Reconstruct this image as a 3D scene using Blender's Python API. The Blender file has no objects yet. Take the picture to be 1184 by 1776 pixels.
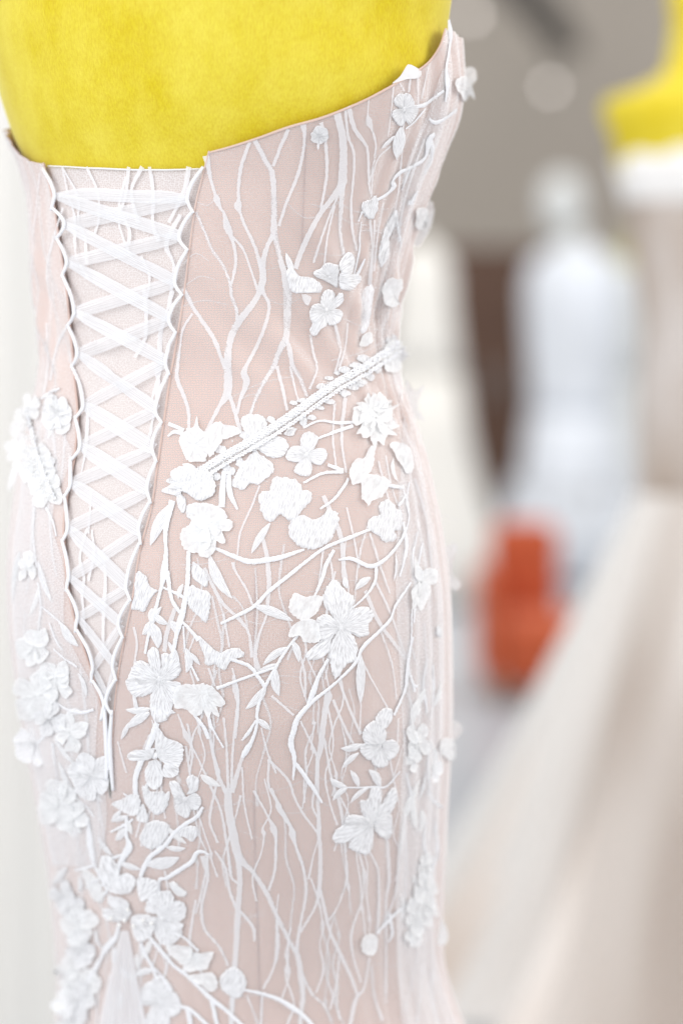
import bpy, math, random
import numpy as np
from mathutils import Vector, noise
from mathutils.bvhtree import BVHTree

random.seed(7)
R = math.radians
S = bpy.context.scene
COL = S.collection

# ------------------------------------------------------------------ camera
W, H = 1184.0, 1776.0
LENS = 85.0
FPX = LENS / 36.0 * H
PITCH = math.atan((888 - 570) / FPX)
CAM = Vector((0, 0, 1.12))
cam = bpy.data.cameras.new("camera")
cam.lens = LENS
cam.sensor_width = 36
cam.sensor_fit = 'AUTO'
cam.clip_start = 0.05
cam.clip_end = 100
cam.dof.use_dof = True
cam.dof.focus_distance = 1.755
cam.dof.aperture_fstop = 1.9
cam.dof.aperture_blades = 9
cam_o = bpy.data.objects.new("camera", cam)
cam_o.location = CAM
cam_o.rotation_euler = (R(90) - PITCH, 0, 0)
COL.objects.link(cam_o)
S.camera = cam_o
S.cycles.transparent_max_bounces = 24
S.cycles.max_bounces = 8
S.cycles.diffuse_bounces = 4
S.cycles.use_denoising = True
S.cycles.sample_clamp_indirect = 6
S.view_settings.view_transform = 'Standard'
S.view_settings.look = 'None'
S.view_settings.exposure = 0.10

# ------------------------------------------------------------------ light: a bright shop, big windows to the left
world = bpy.data.worlds.new("World")
S.world = world
world.use_nodes = True
wb = world.node_tree.nodes['Background']
wb.inputs[0].default_value = (0.985, 0.985, 1.0, 1)
wb.inputs[1].default_value = 0.82


def area(name, loc, target, sx, sy, power, color):
    l = bpy.data.lights.new(name, 'AREA')
    l.shape = 'RECTANGLE'
    l.size, l.size_y = sx, sy
    l.energy = power
    l.color = color
    o = bpy.data.objects.new(name, l)
    o.location = loc
    d = Vector(target) - Vector(loc)
    o.rotation_euler = d.to_track_quat('-Z', 'Y').to_euler()
    COL.objects.link(o)
    return o


area('window_light', (-1.5, -0.5, 2.0), (0.05, 1.9, 1.15), 2.4, 2.0, 46, (0.965, 0.98, 1.0))
area('side_window_light', (-1.9, 2.0, 1.5), (-0.1, 1.9, 1.0), 0.9, 1.6, 2, (0.95, 0.97, 1.0))
area('drape_window_light', (-1.6, 4.6, 1.9), (-1.2, 3.4, 1.6), 2.4, 2.2, 12, (1.0, 0.99, 0.96))
area('right_fill_light', (2.3, 1.5, 2.0), (0.1, 1.9, 1.2), 1.6, 1.6, 27, (1.0, 0.97, 0.94))  # no window here: unseen fill added to brighten the dress's right flank
area('gown_fill_light', (0.5, 2.9, 3.3), (0.75, 4.1, 1.0), 1.0, 0.8, 20, (1.0, 0.97, 0.93))  # added lamp, unseen, only to lift the yellow form and gown at the right
area('back_room_light', (0.5, 8.6, 3.6), (0.5, 10.8, 0.9), 5.0, 5.0, 85, (1.0, 0.97, 0.94))

# ------------------------------------------------------------------ materials


def mat(name, col, rough=0.7, sheen=0.0, sheen_tint=(1, 1, 1), sheen_rough=0.4, spec=0.3, emit=None, estr=0):
    m = bpy.data.materials.new(name)
    m.use_nodes = True
    b = m.node_tree.nodes['Principled BSDF']
    b.inputs['Base Color'].default_value = (*col, 1)
    b.inputs['Roughness'].default_value = rough
    b.inputs['Specular IOR Level'].default_value = spec
    b.inputs['Sheen Weight'].default_value = sheen
    b.inputs['Sheen Tint'].default_value = (*sheen_tint, 1)
    b.inputs['Sheen Roughness'].default_value = sheen_rough
    if emit:
        b.inputs['Emission Color'].default_value = (*emit, 1)
        b.inputs['Emission Strength'].default_value = estr
    return m


def N(m, t, **kw):
    n = m.node_tree.nodes.new(t)
    for k, v in kw.items():
        if k in n.inputs.keys():
            n.inputs[k].default_value = v
        else:
            setattr(n, k, v)
    return n


def L(m, a, b):
    m.node_tree.links.new(a, b)


def mapped_noise(m, coord, scale, nscale=1.0, detail=3, rough=0.55):
    tc = N(m, 'ShaderNodeTexCoord')
    mp = N(m, 'ShaderNodeMapping')
    mp.inputs['Scale'].default_value = scale
    L(m, tc.outputs[coord], mp.inputs['Vector'])
    n = N(m, 'ShaderNodeTexNoise')
    n.inputs['Scale'].default_value = nscale
    n.inputs['Detail'].default_value = detail
    n.inputs['Roughness'].default_value = rough
    L(m, mp.outputs[0], n.inputs['Vector'])
    return n


def color_noise(m, coord, scale, c0, c1, p0=0.35, p1=0.65, detail=3):
    n = mapped_noise(m, coord, scale, 1.0, detail)
    r = N(m, 'ShaderNodeValToRGB')
    r.color_ramp.elements[0].position = p0
    r.color_ramp.elements[0].color = (*c0, 1)
    r.color_ramp.elements[1].position = p1
    r.color_ramp.elements[1].color = (*c1, 1)
    L(m, n.outputs[0], r.inputs[0])
    L(m, r.outputs[0], m.node_tree.nodes['Principled BSDF'].inputs['Base Color'])
    return r


def bump_noise(m, coord, scale, strength=0.5, dist=0.001, detail=2):
    n = mapped_noise(m, coord, scale, 1.0, detail)
    b = N(m, 'ShaderNodeBump')
    b.inputs['Strength'].default_value = strength
    b.inputs['Distance'].default_value = dist
    L(m, n.outputs[0], b.inputs['Height'])
    L(m, b.outputs[0], m.node_tree.nodes['Principled BSDF'].inputs['Normal'])
    return b


# nude lining seen through the net
M_nude = mat('nude_lining', (0.60, 0.44, 0.40), 0.6, 0.25, (1, 0.95, 0.93))
color_noise(M_nude, 'Object', (9, 9, 6), (0.665, 0.49, 0.428), (0.74, 0.567, 0.50))
bump_noise(M_nude, 'UV', (900, 900, 1), 0.25, 0.0006)

def cells(m, cell, dark, light):
    tc = N(m, 'ShaderNodeTexCoord')
    mp = N(m, 'ShaderNodeMapping')
    mp.inputs['Scale'].default_value = (1 / cell, 1 / cell, 1)
    L(m, tc.outputs['UV'], mp.inputs['Vector'])
    vo = N(m, 'ShaderNodeTexVoronoi')
    vo.voronoi_dimensions = '2D'
    vo.inputs['Randomness'].default_value = 0.6
    vo.inputs['Scale'].default_value = 1.0
    L(m, mp.outputs[0], vo.inputs['Vector'])
    r = N(m, 'ShaderNodeValToRGB')
    r.color_ramp.elements[0].position, r.color_ramp.elements[1].position = 0.2, 0.55
    r.color_ramp.elements[0].color, r.color_ramp.elements[1].color = (*dark, 1), (*light, 1)
    L(m, vo.outputs['Distance'], r.inputs[0])
    L(m, r.outputs[0], m.node_tree.nodes['Principled BSDF'].inputs['Base Color'])


M_panel = mat('net_panel', (0.66, 0.56, 0.525), 0.7, 0.2)
cells(M_panel, 0.0013, (0.66, 0.58, 0.55), (0.80, 0.745, 0.725))


def net_material(name, col, base_a, edge_a, cell):
    """net cloth: hexagon-like holes, threads stack up at a glancing view"""
    m = bpy.data.materials.new(name)
    m.use_nodes = True
    nt = m.node_tree
    b = nt.nodes['Principled BSDF']
    b.inputs['Base Color'].default_value = (*col, 1)
    b.inputs['Roughness'].default_value = 0.8
    b.inputs['Specular IOR Level'].default_value = 0.1
    out = nt.nodes['Material Output']
    tr = N(m, 'ShaderNodeBsdfTransparent')
    mix = N(m, 'ShaderNodeMixShader')
    lw = N(m, 'ShaderNodeLayerWeight')
    lw.inputs['Blend'].default_value = 0.35
    mr = N(m, 'ShaderNodeMapRange')
    mr.inputs['From Min'].default_value = 0.10
    mr.inputs['From Max'].default_value = 0.74
    mr.inputs['To Min'].default_value = base_a
    mr.inputs['To Max'].default_value = edge_a
    L(m, lw.outputs['Facing'], mr.inputs['Value'])
    tc = N(m, 'ShaderNodeTexCoord')
    mp = N(m, 'ShaderNodeMapping')
    mp.inputs['Scale'].default_value = (1 / cell, 1 / cell, 1)
    L(m, tc.outputs['UV'], mp.inputs['Vector'])
    vo = N(m, 'ShaderNodeTexVoronoi')
    vo.voronoi_dimensions = '2D'
    vo.feature = 'F1'
    vo.inputs['Scale'].default_value = 1.0
    vo.inputs['Randomness'].default_value = 0.4
    L(m, mp.outputs[0], vo.inputs['Vector'])
    m2 = N(m, 'ShaderNodeMapRange')
    m2.inputs['From Min'].default_value = 0.15
    m2.inputs['From Max'].default_value = 0.6
    m2.inputs['To Min'].default_value = 0.3
    m2.inputs['To Max'].default_value = 1.75
    L(m, vo.outputs['Distance'], m2.inputs['Value'])
    mu = N(m, 'ShaderNodeMath', operation='MULTIPLY')
    mu.use_clamp = True
    L(m, mr.outputs[0], mu.inputs[0])
    L(m, m2.outputs[0], mu.inputs[1])
    L(m, mu.outputs[0], mix.inputs[0])
    L(m, tr.outputs[0], mix.inputs[1])
    L(m, b.outputs[0], mix.inputs[2])
    L(m, mix.outputs[0], out.inputs['Surface'])
    return m


M_net = net_material('tulle_net', (0.91, 0.885, 0.88), 0.25, 0.70, 0.0013)
M_net2 = net_material('second_net', (0.93, 0.92, 0.93), 0.28, 0.6, 0.0013)
M_gownnet = net_material('gown_tulle', (0.88, 0.88, 0.87), 0.20, 0.95, 0.004)


def sheer(name, col, alpha, trans=0.25, fine=None):
    """sheer white cloth: part of the light passes straight, part glows through"""
    m = bpy.data.materials.new(name)
    m.use_nodes = True
    nt = m.node_tree
    nt.nodes.remove(nt.nodes['Principled BSDF'])
    out = nt.nodes['Material Output']
    d = N(m, 'ShaderNodeBsdfDiffuse')
    d.inputs['Color'].default_value = (*col, 1)
    t = N(m, 'ShaderNodeBsdfTranslucent')
    t.inputs['Color'].default_value = (*col, 1)
    mx = N(m, 'ShaderNodeMixShader')
    mx.inputs[0].default_value = trans
    L(m, d.outputs[0], mx.inputs[1])
    L(m, t.outputs[0], mx.inputs[2])
    tr = N(m, 'ShaderNodeBsdfTransparent')
    m2 = N(m, 'ShaderNodeMixShader')
    m2.inputs[0].default_value = alpha
    L(m, tr.outputs[0], m2.inputs[1])
    L(m, mx.outputs[0], m2.inputs[2])
    L(m, m2.outputs[0], out.inputs['Surface'])
    if fine:
        n = mapped_noise(m, 'UV', fine, 1.0, 2)
        mr = N(m, 'ShaderNodeMapRange')
        mr.inputs['From Min'].default_value = 0.3
        mr.inputs['From Max'].default_value = 0.7
        mr.inputs['To Min'].default_value = max(0, alpha - 0.16)
        mr.inputs['To Max'].default_value = min(1, alpha + 0.16)
        L(m, n.outputs[0], mr.inputs['Value'])
        L(m, mr.outputs[0], m2.inputs[0])
        bp = N(m, 'ShaderNodeBump')
        bp.inputs['Strength'].default_value = 0.3
        bp.inputs['Distance'].default_value = 0.0006
        L(m, n.outputs[0], bp.inputs['Height'])
        L(m, bp.outputs[0], d.inputs['Normal'])
    return m


M_branch = sheer('lace_branch', (0.95, 0.94, 0.95), 0.74, 0.1, (3000, 1500, 1))
M_ribbon = sheer('organza_ribbon', (0.96, 0.965, 0.98), 0.64, 0.15, (1500, 20, 1))
M_ribbon_low = sheer('organza_ribbon_under', (0.95, 0.955, 0.97), 0.52, 0.15, (1500, 20, 1))
M_organza = sheer('organza_petal', (0.965, 0.965, 0.965), 0.88, 0.12, (400, 150, 1))
M_godet = sheer('godet_tulle', (0.97, 0.97, 0.985), 0.74, 0.2, (300, 20, 1))

M_emb = mat('embroidery_thread', (0.90, 0.895, 0.905), 0.55, 0.3, (1, 1, 1), 0.4, 0.35)
bump_noise(M_emb, 'UV', (1700, 150, 1), 0.7, 0.0008, 2)
_n = mapped_noise(M_emb, 'UV', (1700, 150, 1), 1.0, 2)
_r = N(M_emb, 'ShaderNodeMapRange')
_r.inputs['From Min'].default_value, _r.inputs['From Max'].default_value = 0.34, 0.56
_r.inputs['To Min'].default_value, _r.inputs['To Max'].default_value = 0.64, 1.0
L(M_emb, _n.outputs[0], _r.inputs['Value'])
L(M_emb, _r.outputs[0], M_emb.node_tree.nodes['Principled BSDF'].inputs['Alpha'])
M_cord = mat('satin_cord', (0.92, 0.92, 0.94), 0.55, 0.3)
bump_noise(M_cord, 'UV', (200, 1500, 1), 0.9, 0.0009, 2)
M_loop = mat('loop_cord', (0.92, 0.925, 0.95), 0.45, 0.2)
M_bead = mat('pearl_bead', (0.88, 0.87, 0.85), 0.15, spec=0.6)
M_tag = mat('tag_cloth', (0.86, 0.84, 0.83), 0.7)
M_seam = mat('seam_thread', (0.53, 0.38, 0.35), 0.8)

M_velvet = mat('yellow_velvet', (0.80, 0.62, 0.02), 0.75, 0.8, (1.0, 0.93, 0.45), 0.35, 0.15)
vn = mapped_noise(M_velvet, 'Object', (22, 22, 16), 1.0, 5, 0.65)
vb = mapped_noise(M_velvet, 'Object', (7, 7, 7), 1.0, 2, 0.5)
vmix = N(M_velvet, 'ShaderNodeMath', operation='MULTIPLY_ADD')
vmix.inputs[1].default_value = 0.55
L(M_velvet, vn.outputs[0], vmix.inputs[0])
vb2 = N(M_velvet, 'ShaderNodeMath', operation='MULTIPLY')
vb2.inputs[1].default_value = 0.45
L(M_velvet, vb.outputs[0], vb2.inputs[0])
L(M_velvet, vb2.outputs[0], vmix.inputs[2])
vr = N(M_velvet, 'ShaderNodeValToRGB')
vr.color_ramp.elements[0].position = 0.36
vr.color_ramp.elements[0].color = (0.65, 0.495, 0.008, 1)
vr.color_ramp.elements[1].position = 0.62
vr.color_ramp.elements[1].color = (0.78, 0.655, 0.08, 1)
L(M_velvet, vmix.outputs[0], vr.inputs[0])
vf = mapped_noise(M_velvet, 'Object', (900, 900, 260), 1.0, 2)
vm = N(M_velvet, 'ShaderNodeMixRGB', blend_type='OVERLAY')
vm.inputs[0].default_value = 0.35
L(M_velvet, vr.outputs[0], vm.inputs[1])
L(M_velvet, vf.outputs[0], vm.inputs[2])
L(M_velvet, vm.outputs[0], M_velvet.node_tree.nodes['Principled BSDF'].inputs['Base Color'])
bump_noise(M_velvet, 'Object', (700, 700, 1100), 0.35, 0.0006, 2)

# ------------------------------------------------------------------ helpers


def tag(o, label=None, cat=None, group=None, kind=None):
    if label:
        o['label'] = label
    if cat:
        o['category'] = cat
    if group:
        o['group'] = group
    if kind:
        o['kind'] = kind
    return o


def empty(name, loc, parent=None):
    o = bpy.data.objects.new(name, None)
    o.location = loc
    o.empty_display_size = 0.05
    COL.objects.link(o)
    if parent:
        o.parent = parent
    return o


def mesh_obj(name, verts, faces, material, parent=None, uvs=None, smooth=True):
    me = bpy.data.meshes.new(name)
    me.from_pydata([tuple(v) for v in verts], [], faces)
    if uvs is not None:
        ul = me.uv_layers.new(name='UVMap')
        idx = np.empty(len(me.loops), dtype=np.int32)
        me.loops.foreach_get('vertex_index', idx)
        ul.data.foreach_set('uv', np.asarray(uvs, dtype=np.float32)[idx].ravel())
    if smooth:
        me.polygons.foreach_set('use_smooth', [True] * len(me.polygons))
    me.materials.append(material)
    me.update()
    o = bpy.data.objects.new(name, me)
    COL.objects.link(o)
    if parent is not None:
        o.parent = parent
        # parents are plain empties/objects without rotation: keep world coordinates
        o.matrix_parent_inverse = world_inv(parent)
    return o


def world_inv(p):
    from mathutils import Matrix
    m = Matrix.Identity(4)
    q = p
    while q is not None:
        m = Matrix.Translation(q.location) @ m if q.parent is None else q.matrix_parent_inverse @ Matrix.Translation(q.location) @ m
        q = q.parent
    return m.inverted()


def grid_faces(nu, nv, wrap_u=False):
    f = []
    for j in range(nv - 1):
        for i in range(nu if wrap_u else nu - 1):
            a = j * nu + i
            b = j * nu + (i + 1) % nu
            f.append((a, b, b + nu, a + nu))
    return f


cp, sp = math.cos(PITCH), math.sin(PITCH)


def ray(x, y):
    a = (x - W / 2) / FPX
    b = (H / 2 - y) / FPX
    return Vector((a, cp + b * sp, -sp + b * cp))


def at(x, y, Y):
    """the point of the place at depth Y that the photograph shows at (x, y)"""
    d = ray(x, y)
    return CAM + d * (Y / d.y)


# ------------------------------------------------------------------ the body under the dress
PHI = R(40)
UX = np.array([math.cos(PHI), -math.sin(PHI)])     # body's own right
VX = np.array([math.sin(PHI), math.cos(PHI)])      # body's own front
DC = 1.90
# rows: picture height, left edge, right edge, depth/width ratio, lean away from the camera
ROWS = [(-420, 250, 480, .95, .02), (-330, 215, 520, .85, .02), (-270, 120, 640, .62, .02), (-200, 0, 730, .65, .01), (-120, -40, 775, .75, 0), (-40, -42, 783, .82, 0), (0, -38, 781, .85, 0), (60, -30, 773, .87, 0), (100, -22, 776, .87, 0),
        (150, -8, 782, .87, 0), (200, 8, 775, .88, 0), (240, 22, 762, .88, 0), (280, 40, 745, .88, 0), (330, 58, 726, .88, 0), (400, 66, 702, .89, 0),
        (450, 72, 690, .9, 0), (500, 77, 680, .9, 0), (550, 81, 673, .9, 0), (600, 84, 671, .9, 0), (650, 82, 678, .9, 0), (700, 70, 693, .9, 0),
        (750, 58, 712, .9, 0), (800, 46, 726, .9, 0), (850, 37, 738, .9, 0), (900, 30, 747, .9, 0), (950, 25, 755, .9, .001), (1000, 23, 762, .9, .003),
        (1050, 24, 766, .9, .006), (1100, 26, 768, .9, .01), (1200, 38, 767, .9, .02), (1300, 55, 763, .9, .034), (1400, 74, 759, .9, .05), (1500, 92, 755, .9, .067),
        (1600, 103, 750, .9, .084), (1650, 107, 752, .9, .092), (1700, 109, 763, .9, .10), (1750, 108, 780, .9, .106), (1800, 103, 800, .9, .11), (1900, 85, 850, .9, .115),
        (2100, 30, 960, .9, .12), (2350, -60, 1080, .9, .12)]
ys = np.array([r[0] for r in ROWS], float)
dense = np.arange(-420, 2351, 2.0)


def smooth_interp(v, k=31):
    d = np.interp(dense, ys, v)
    p = np.concatenate([np.full(k, d[0]), d, np.full(k, d[-1])])
    ker = np.hanning(k)
    ker /= ker.sum()
    return np.convolve(p, ker, 'same')[k:-k]


dxl, dxr, dk, dlean = [smooth_interp(np.array([r[i] for r in ROWS], float)) for i in (1, 2, 3, 4)]
rz, rcx, rA, rB, rcy = [], [], [], [], []
for y, xl, xr, k, ln in zip(dense, dxl, dxr, dk, dlean):
    Y = DC + ln
    a, b = at(xl, y, Y), at(xr, y, Y)
    h = (b.x - a.x) / 2
    A = h / math.sqrt(math.cos(PHI) ** 2 + (k * math.sin(PHI)) ** 2)
    rz.append(a.z), rcx.append((a.x + b.x) / 2), rA.append(A), rB.append(A * k), rcy.append(Y)
rz, rcx, rA, rB, rcy = [np.array(v)[::-1] for v in (rz, rcx, rA, rB, rcy)]   # ascending z


def row_z(y):
    return float(np.interp(y, dense, rz[::-1]))


def body(t, z, off=0.0):
    """point on the body ring; t in radians, -90 deg is the middle of the back"""
    cx, cy, A, B = (np.interp(z, rz, v) for v in (rcx, rcy, rA, rB))
    c, s = np.cos(t) * (A + off), np.sin(t) * (B + off)
    return np.stack([cx + c * UX[0] + s * VX[0], cy + c * UX[1] + s * VX[1], z + 0 * t], -1)


def body_inv(p):
    cx, cy, A, B = (float(np.interp(p[2], rz, v)) for v in (rcx, rcy, rA, rB))
    d = np.array([p[0] - cx, p[1] - cy])
    return math.atan2(d @ VX / B, d @ UX / A)


def interp_px(pts, y):
    pts = sorted(pts, key=lambda q: q[1])
    return np.interp(y, [p[1] for p in pts], [p[0] for p in pts])


def spline(pts, step=5.0, closed=False):
    """Catmull-Rom through points of any dimension"""
    P = [np.array(p, float) for p in pts]
    n = len(P)
    out = []
    rng = range(n) if closed else range(n - 1)
    for i in rng:
        p1, p2 = P[i], P[(i + 1) % n]
        p0 = P[(i - 1) % n] if (closed or i > 0) else p1 * 2 - p2
        p3 = P[(i + 2) % n] if (closed or i < n - 2) else p2 * 2 - p1
        m = max(1, int(round(np.linalg.norm((p2 - p1)[:2]) / step)))
        for k in range(m):
            t = k / m
            out.append(0.5 * ((2 * p1) + (-p0 + p2) * t + (2 * p0 - 5 * p1 + 4 * p2 - p3) * t * t + (-p0 + 3 * p1 - 3 * p2 + p3) * t ** 3))
    if not closed:
        out.append(P[-1])
    return out


def wrinkle(P, t, z):
    """cloth relief in metres, from the folds seen in the photograph"""
    w = 0.0
    zz = row_z_inv(z)
    waist = math.exp(-((zz - 560) / 190.0) ** 2)
    w += 0.0060 * waist * noise.noise(Vector((t * 1.6, z * 36 + t * 5, 3.1)))
    w += 0.0024 * waist * noise.noise(Vector((t * 3.5, z * 60 + t * 9, 6.1)))
    w += 0.0016 * noise.noise(Vector((t * 2.2, z * 9, 8.7)))
    side = max(0.0, min(1.0, (t - R(-22)) / R(25)))           # net gathered on the right flank
    w += 0.0032 * side * noise.noise(Vector((t * 22, z * 3.0, 1.7)))
    tl = t if t < 0 else t - 2 * math.pi
    left = max(0.0, min(1.0, (R(-106) - tl) / R(8)))
    if zz < 760:
        w += 0.0042 * left * noise.noise(Vector((t * 16, z * 7.0, 5.5))) + 0.0025 * left * noise.noise(Vector((t * 9, z * 26.0, 2.5)))
    w += 0.0011 * max(0, min(1, (zz - 1250) / 200.0)) * noise.noise(Vector((t * 14, z * 1.6, 9.2)))
    return w


def row_z_inv(z):
    return float(np.interp(z, rz, dense[::-1]))


# a closed reference skin, only used to find where things lie on the dress (never linked)
OFF = 0.006
nt_, nz_ = 300, 420
tt = np.linspace(-math.pi, math.pi, nt_, endpoint=False)
zz = np.linspace(rz[0] + 0.01, row_z(-60), nz_)
rv = []
for z in zz:
    ring = body(tt, np.full(nt_, z), OFF)
    nx = ring - np.array([np.interp(z, rz, rcx), np.interp(z, rz, rcy), z])
    nx /= np.linalg.norm(nx, axis=1)[:, None]
    wv = np.array([wrinkle(None, t, z) for t in tt])
    rv.append(ring + nx * wv[:, None])
rv = np.concatenate(rv)
BVH = BVHTree.FromPolygons([tuple(v) for v in rv], grid_faces(nt_, nz_, True))


def surf(x, y):
    """where the photograph's point (x, y) lies on the dress, and the way the cloth faces there"""
    d = ray(x, y).normalized()
    h = BVH.ray_cast(CAM, d)
    if h[0] is not None:
        n = h[1] if h[1].dot(d) < 0 else -h[1]
        return h[0], n
    p = at(x, y, DC + 0.02)
    q, n, _, _ = BVH.find_nearest(p)
    p = at(x, y, q.y)
    q, n, _, _ = BVH.find_nearest(p)
    c = Vector((float(np.interp(q.z, rz, rcx)), float(np.interp(q.z, rz, rcy)), q.z))
    if n.dot(q - c) < 0:
        n = -n
    return p, (n * 0.5 - d).normalized()


# ------------------------------------------------------------------ the dress form under the dress
form = empty('dress_form', (float(np.interp(1.0, rz, rcx)), DC, 0))
tag(form, 'yellow velvet dress form wearing the corset back lace dress, closest to the camera', 'dress form', 'yellow velvet dress forms')
nu, zs = 128, np.linspace(row_z(1500), row_z(-420), 150)
vv = [body(np.linspace(0, 2 * math.pi, nu, endpoint=False), np.full(nu, z), -0.006 * min(1, max(0, (row_z(315) - z) / 0.03))) for z in zs]
vv = np.concatenate(vv)
ff = grid_faces(nu, len(zs), True)
ff.append(tuple(range(nu - 1, -1, -1)))
ff.append(tuple(range((len(zs) - 1) * nu, len(zs) * nu)))
mesh_obj('torso', vv, ff, M_velvet, form)


def lathe(name, prof, material, parent, c, nseg=40, fold=None, sx=1.0, sy=1.0, cap=True, rot=0.0):
    """turned shape: prof is (radius, z) from the bottom up; fold(t, k) scales the radius"""
    v, uv = [], []
    for k, (r, z) in enumerate(prof):
        for i in range(nseg):
            t = 2 * math.pi * i / nseg
            rr = r * (fold(t, k / (len(prof) - 1)) if fold else 1)
            x, y = rr * math.cos(t) * sx, rr * math.sin(t) * sy
            v.append((c[0] + x * math.cos(rot) - y * math.sin(rot), c[1] + x * math.sin(rot) + y * math.cos(rot), c[2] + z))
            uv.append((i / nseg, z))
    f = grid_faces(nseg, len(prof), True)
    if cap:
        f.append(tuple(range(nseg - 1, -1, -1)))
        f.append(tuple(range((len(prof) - 1) * nseg, len(prof) * nseg)))
    return mesh_obj(name, v, f, material, parent, uv)


M_steel = mat('brushed_steel', (0.45, 0.44, 0.43), 0.35)
M_steel.node_tree.nodes['Principled BSDF'].inputs['Metallic'].default_value = 1.0
fc = (float(np.interp(0.8, rz, rcx)), DC + 0.03, 0)
lathe('stand_pole', [(.018, .02), (.018, row_z(1500) + .02)], M_steel, form, fc, 20)
lathe('stand_base', [(.17, 0), (.17, .012), (.15, .022), (.03, .035), (.02, .06)], M_steel, form, fc, 48)

# ------------------------------------------------------------------ the wedding dress
dress = empty('wedding_dress', (fc[0], DC, 0))
tag(dress, 'strapless blush lace wedding dress with laced corset back and white appliqué flowers, in sharp focus', 'wedding dress')

R_EDGE = [(362, 262), (352, 300), (338, 358), (327, 440), (319, 505), (306, 590), (292, 670), (283, 735), (272, 810), (262, 880), (241, 960), (229, 1040), (215, 1110), (206, 1160), (198, 1230), (194, 1300), (193, 1380)]
L_EDGE = [(76, 282), (84, 310), (94, 350), (104, 420), (116, 500), (126, 600), (131, 660), (136, 720), (131, 790), (119, 850), (112, 920), (118, 1010), (132, 1080), (152, 1140), (174, 1210), (188, 1290), (192, 1380)]


def edge_t(pts):
    zt = []
    for y in np.arange(262, 1381, 12):
        x = interp_px(pts, y)
        p, n = surf(float(x), float(y))
        zt.append((p.z, body_inv(p)))
    zt.sort()
    return np.array([a for a, b in zt]), np.array([b for a, b in zt])


rez, ret = edge_t(R_EDGE)
lez, let = edge_t(L_EDGE)
ZSEAM = rez[0]
tseam = (ret[0] + let[0]) / 2


def tR(z):
    return float(np.interp(z, rez, ret)) if z > ZSEAM else tseam + 0.0008


def tL(z):
    return float(np.interp(z, lez, let)) if z > ZSEAM else tseam - 0.0008


# top edge of the bodice
TOP = [(362, 264), (400, 254), (450, 238), (500, 220), (560, 203), (620, 179), (660, 159), (700, 136), (740, 110), (762, 80), (772, 48)]
tops = []
for x, y in spline(TOP, 12):
    p, n = surf(float(x), float(y))
    tops.append((body_inv(p), p.z))
TOPL = [(12, 236), (30, 264), (55, 280), (76, 284)]
topl = []
for x, y in spline(TOPL, 8):
    p, n = surf(float(x), float(y))
    t = body_inv(p)
    topl.append((t if t > 0 else t + 2 * math.pi, p.z))
tops.sort()
topl.sort()
zfront = row_z(10)
t_end, z_end = tops[-1]
l_beg, z_lb = topl[0]
mid = [(t_end + (l_beg - t_end) * f, max(z_end, z_lb) + (zfront - max(z_end, z_lb)) * 0 + (z_end * (1 - f) + z_lb * f - max(z_end, z_lb)) + 0.02 * math.sin(math.pi * f)) for f in np.linspace(0.08, 0.92, 12)]
alltop = tops + mid + topl
TT, TZ = np.array([a for a, b in alltop]), np.array([b for a, b in alltop])


def ztop(t):
    return float(np.interp(t, TT, TZ))


# shell: u runs from the right placket edge round the front to the left one
def dress_shell(name, off, material, hem_z, nu=260, nv=230, relief=1.0, parent=dress):
    zl = row_z(1790)
    v, uv = [], []
    us = np.linspace(0, 1, nu)
    nrow2 = 40
    for j in range(nv + nrow2):
        for u in us:
            if j < nv:
                f = j / (nv - 1)
                z = zl
                zt = 1.2
                for _ in range(6):
                    z = zt + (zl - zt) * f
                    a, b = tR(z), tL(z) + 2 * math.pi
                    t = a + (b - a) * u
                    zt = ztop(t)
                z = zt + (zl - zt) * f
                a, b = tR(z), tL(z) + 2 * math.pi
                t = a + (b - a) * u
            else:
                z = zl + (hem_z - zl) * (j - nv + 1) / nrow2
                a, b = tR(z), tL(z) + 2 * math.pi
                t = a + (b - a) * u
            v.append((t, z))
            uv.append((t * 0.165, z))
    ta = np.array([a for a, b in v])
    za = np.array([b for a, b in v])
    P = body(ta, za, off)
    C = np.stack([np.interp(za, rz, rcx), np.interp(za, rz, rcy), za], -1)
    Nn = P - C
    Nn /= np.linalg.norm(Nn, axis=1)[:, None]
    wv = np.array([wrinkle(None, (t + math.pi) % (2 * math.pi) - math.pi, z) for t, z in v])
    P = P + Nn * (wv * relief)[:, None]
    return mesh_obj(name, P, grid_faces(nu, nv + nrow2), material, parent, uv)


HEM = rz[0] + 0.02
dress_shell('bodice_and_skirt', OFF - 0.0006, M_nude, HEM)
net = dress_shell('net_overlay', OFF + 0.0004, M_net, HEM)

# modesty panel behind the lacing
v, uv = [], []
npu, npv = 60, 160
for j in range(npv):
    y = 289 + (1400 - 289) * j / (npv - 1)
    for i in range(npu):
        f = i / (npu - 1)
        xl, xr = interp_px(L_EDGE, max(y, 282)) - 10, interp_px(R_EDGE, max(y, 270)) + 12
        yy = y + (4 * math.sin(math.pi * f) + 3 * f) * (1 - j / (npv - 1))
        p, n = surf(float(xl + (xr - xl) * f), float(yy))
        t = body_inv(p)
        q = Vector(body(np.array([t]), np.array([p.z]), 0.0026)[0])
        q += n * 0.0009 * noise.noise(Vector((f * 9, y * 0.006, 2.2)))
        v.append(q)
        uv.append((f * 0.1, p.z))
mesh_obj('lace_panel', v, grid_faces(npu, npv), M_panel, dress, uv)

UP = Vector((0, 0, 1))
LF = 0.26         # how far the pieces stand off the net


def px_size(p):
    return (p - CAM).length / FPX * 0.985


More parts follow.
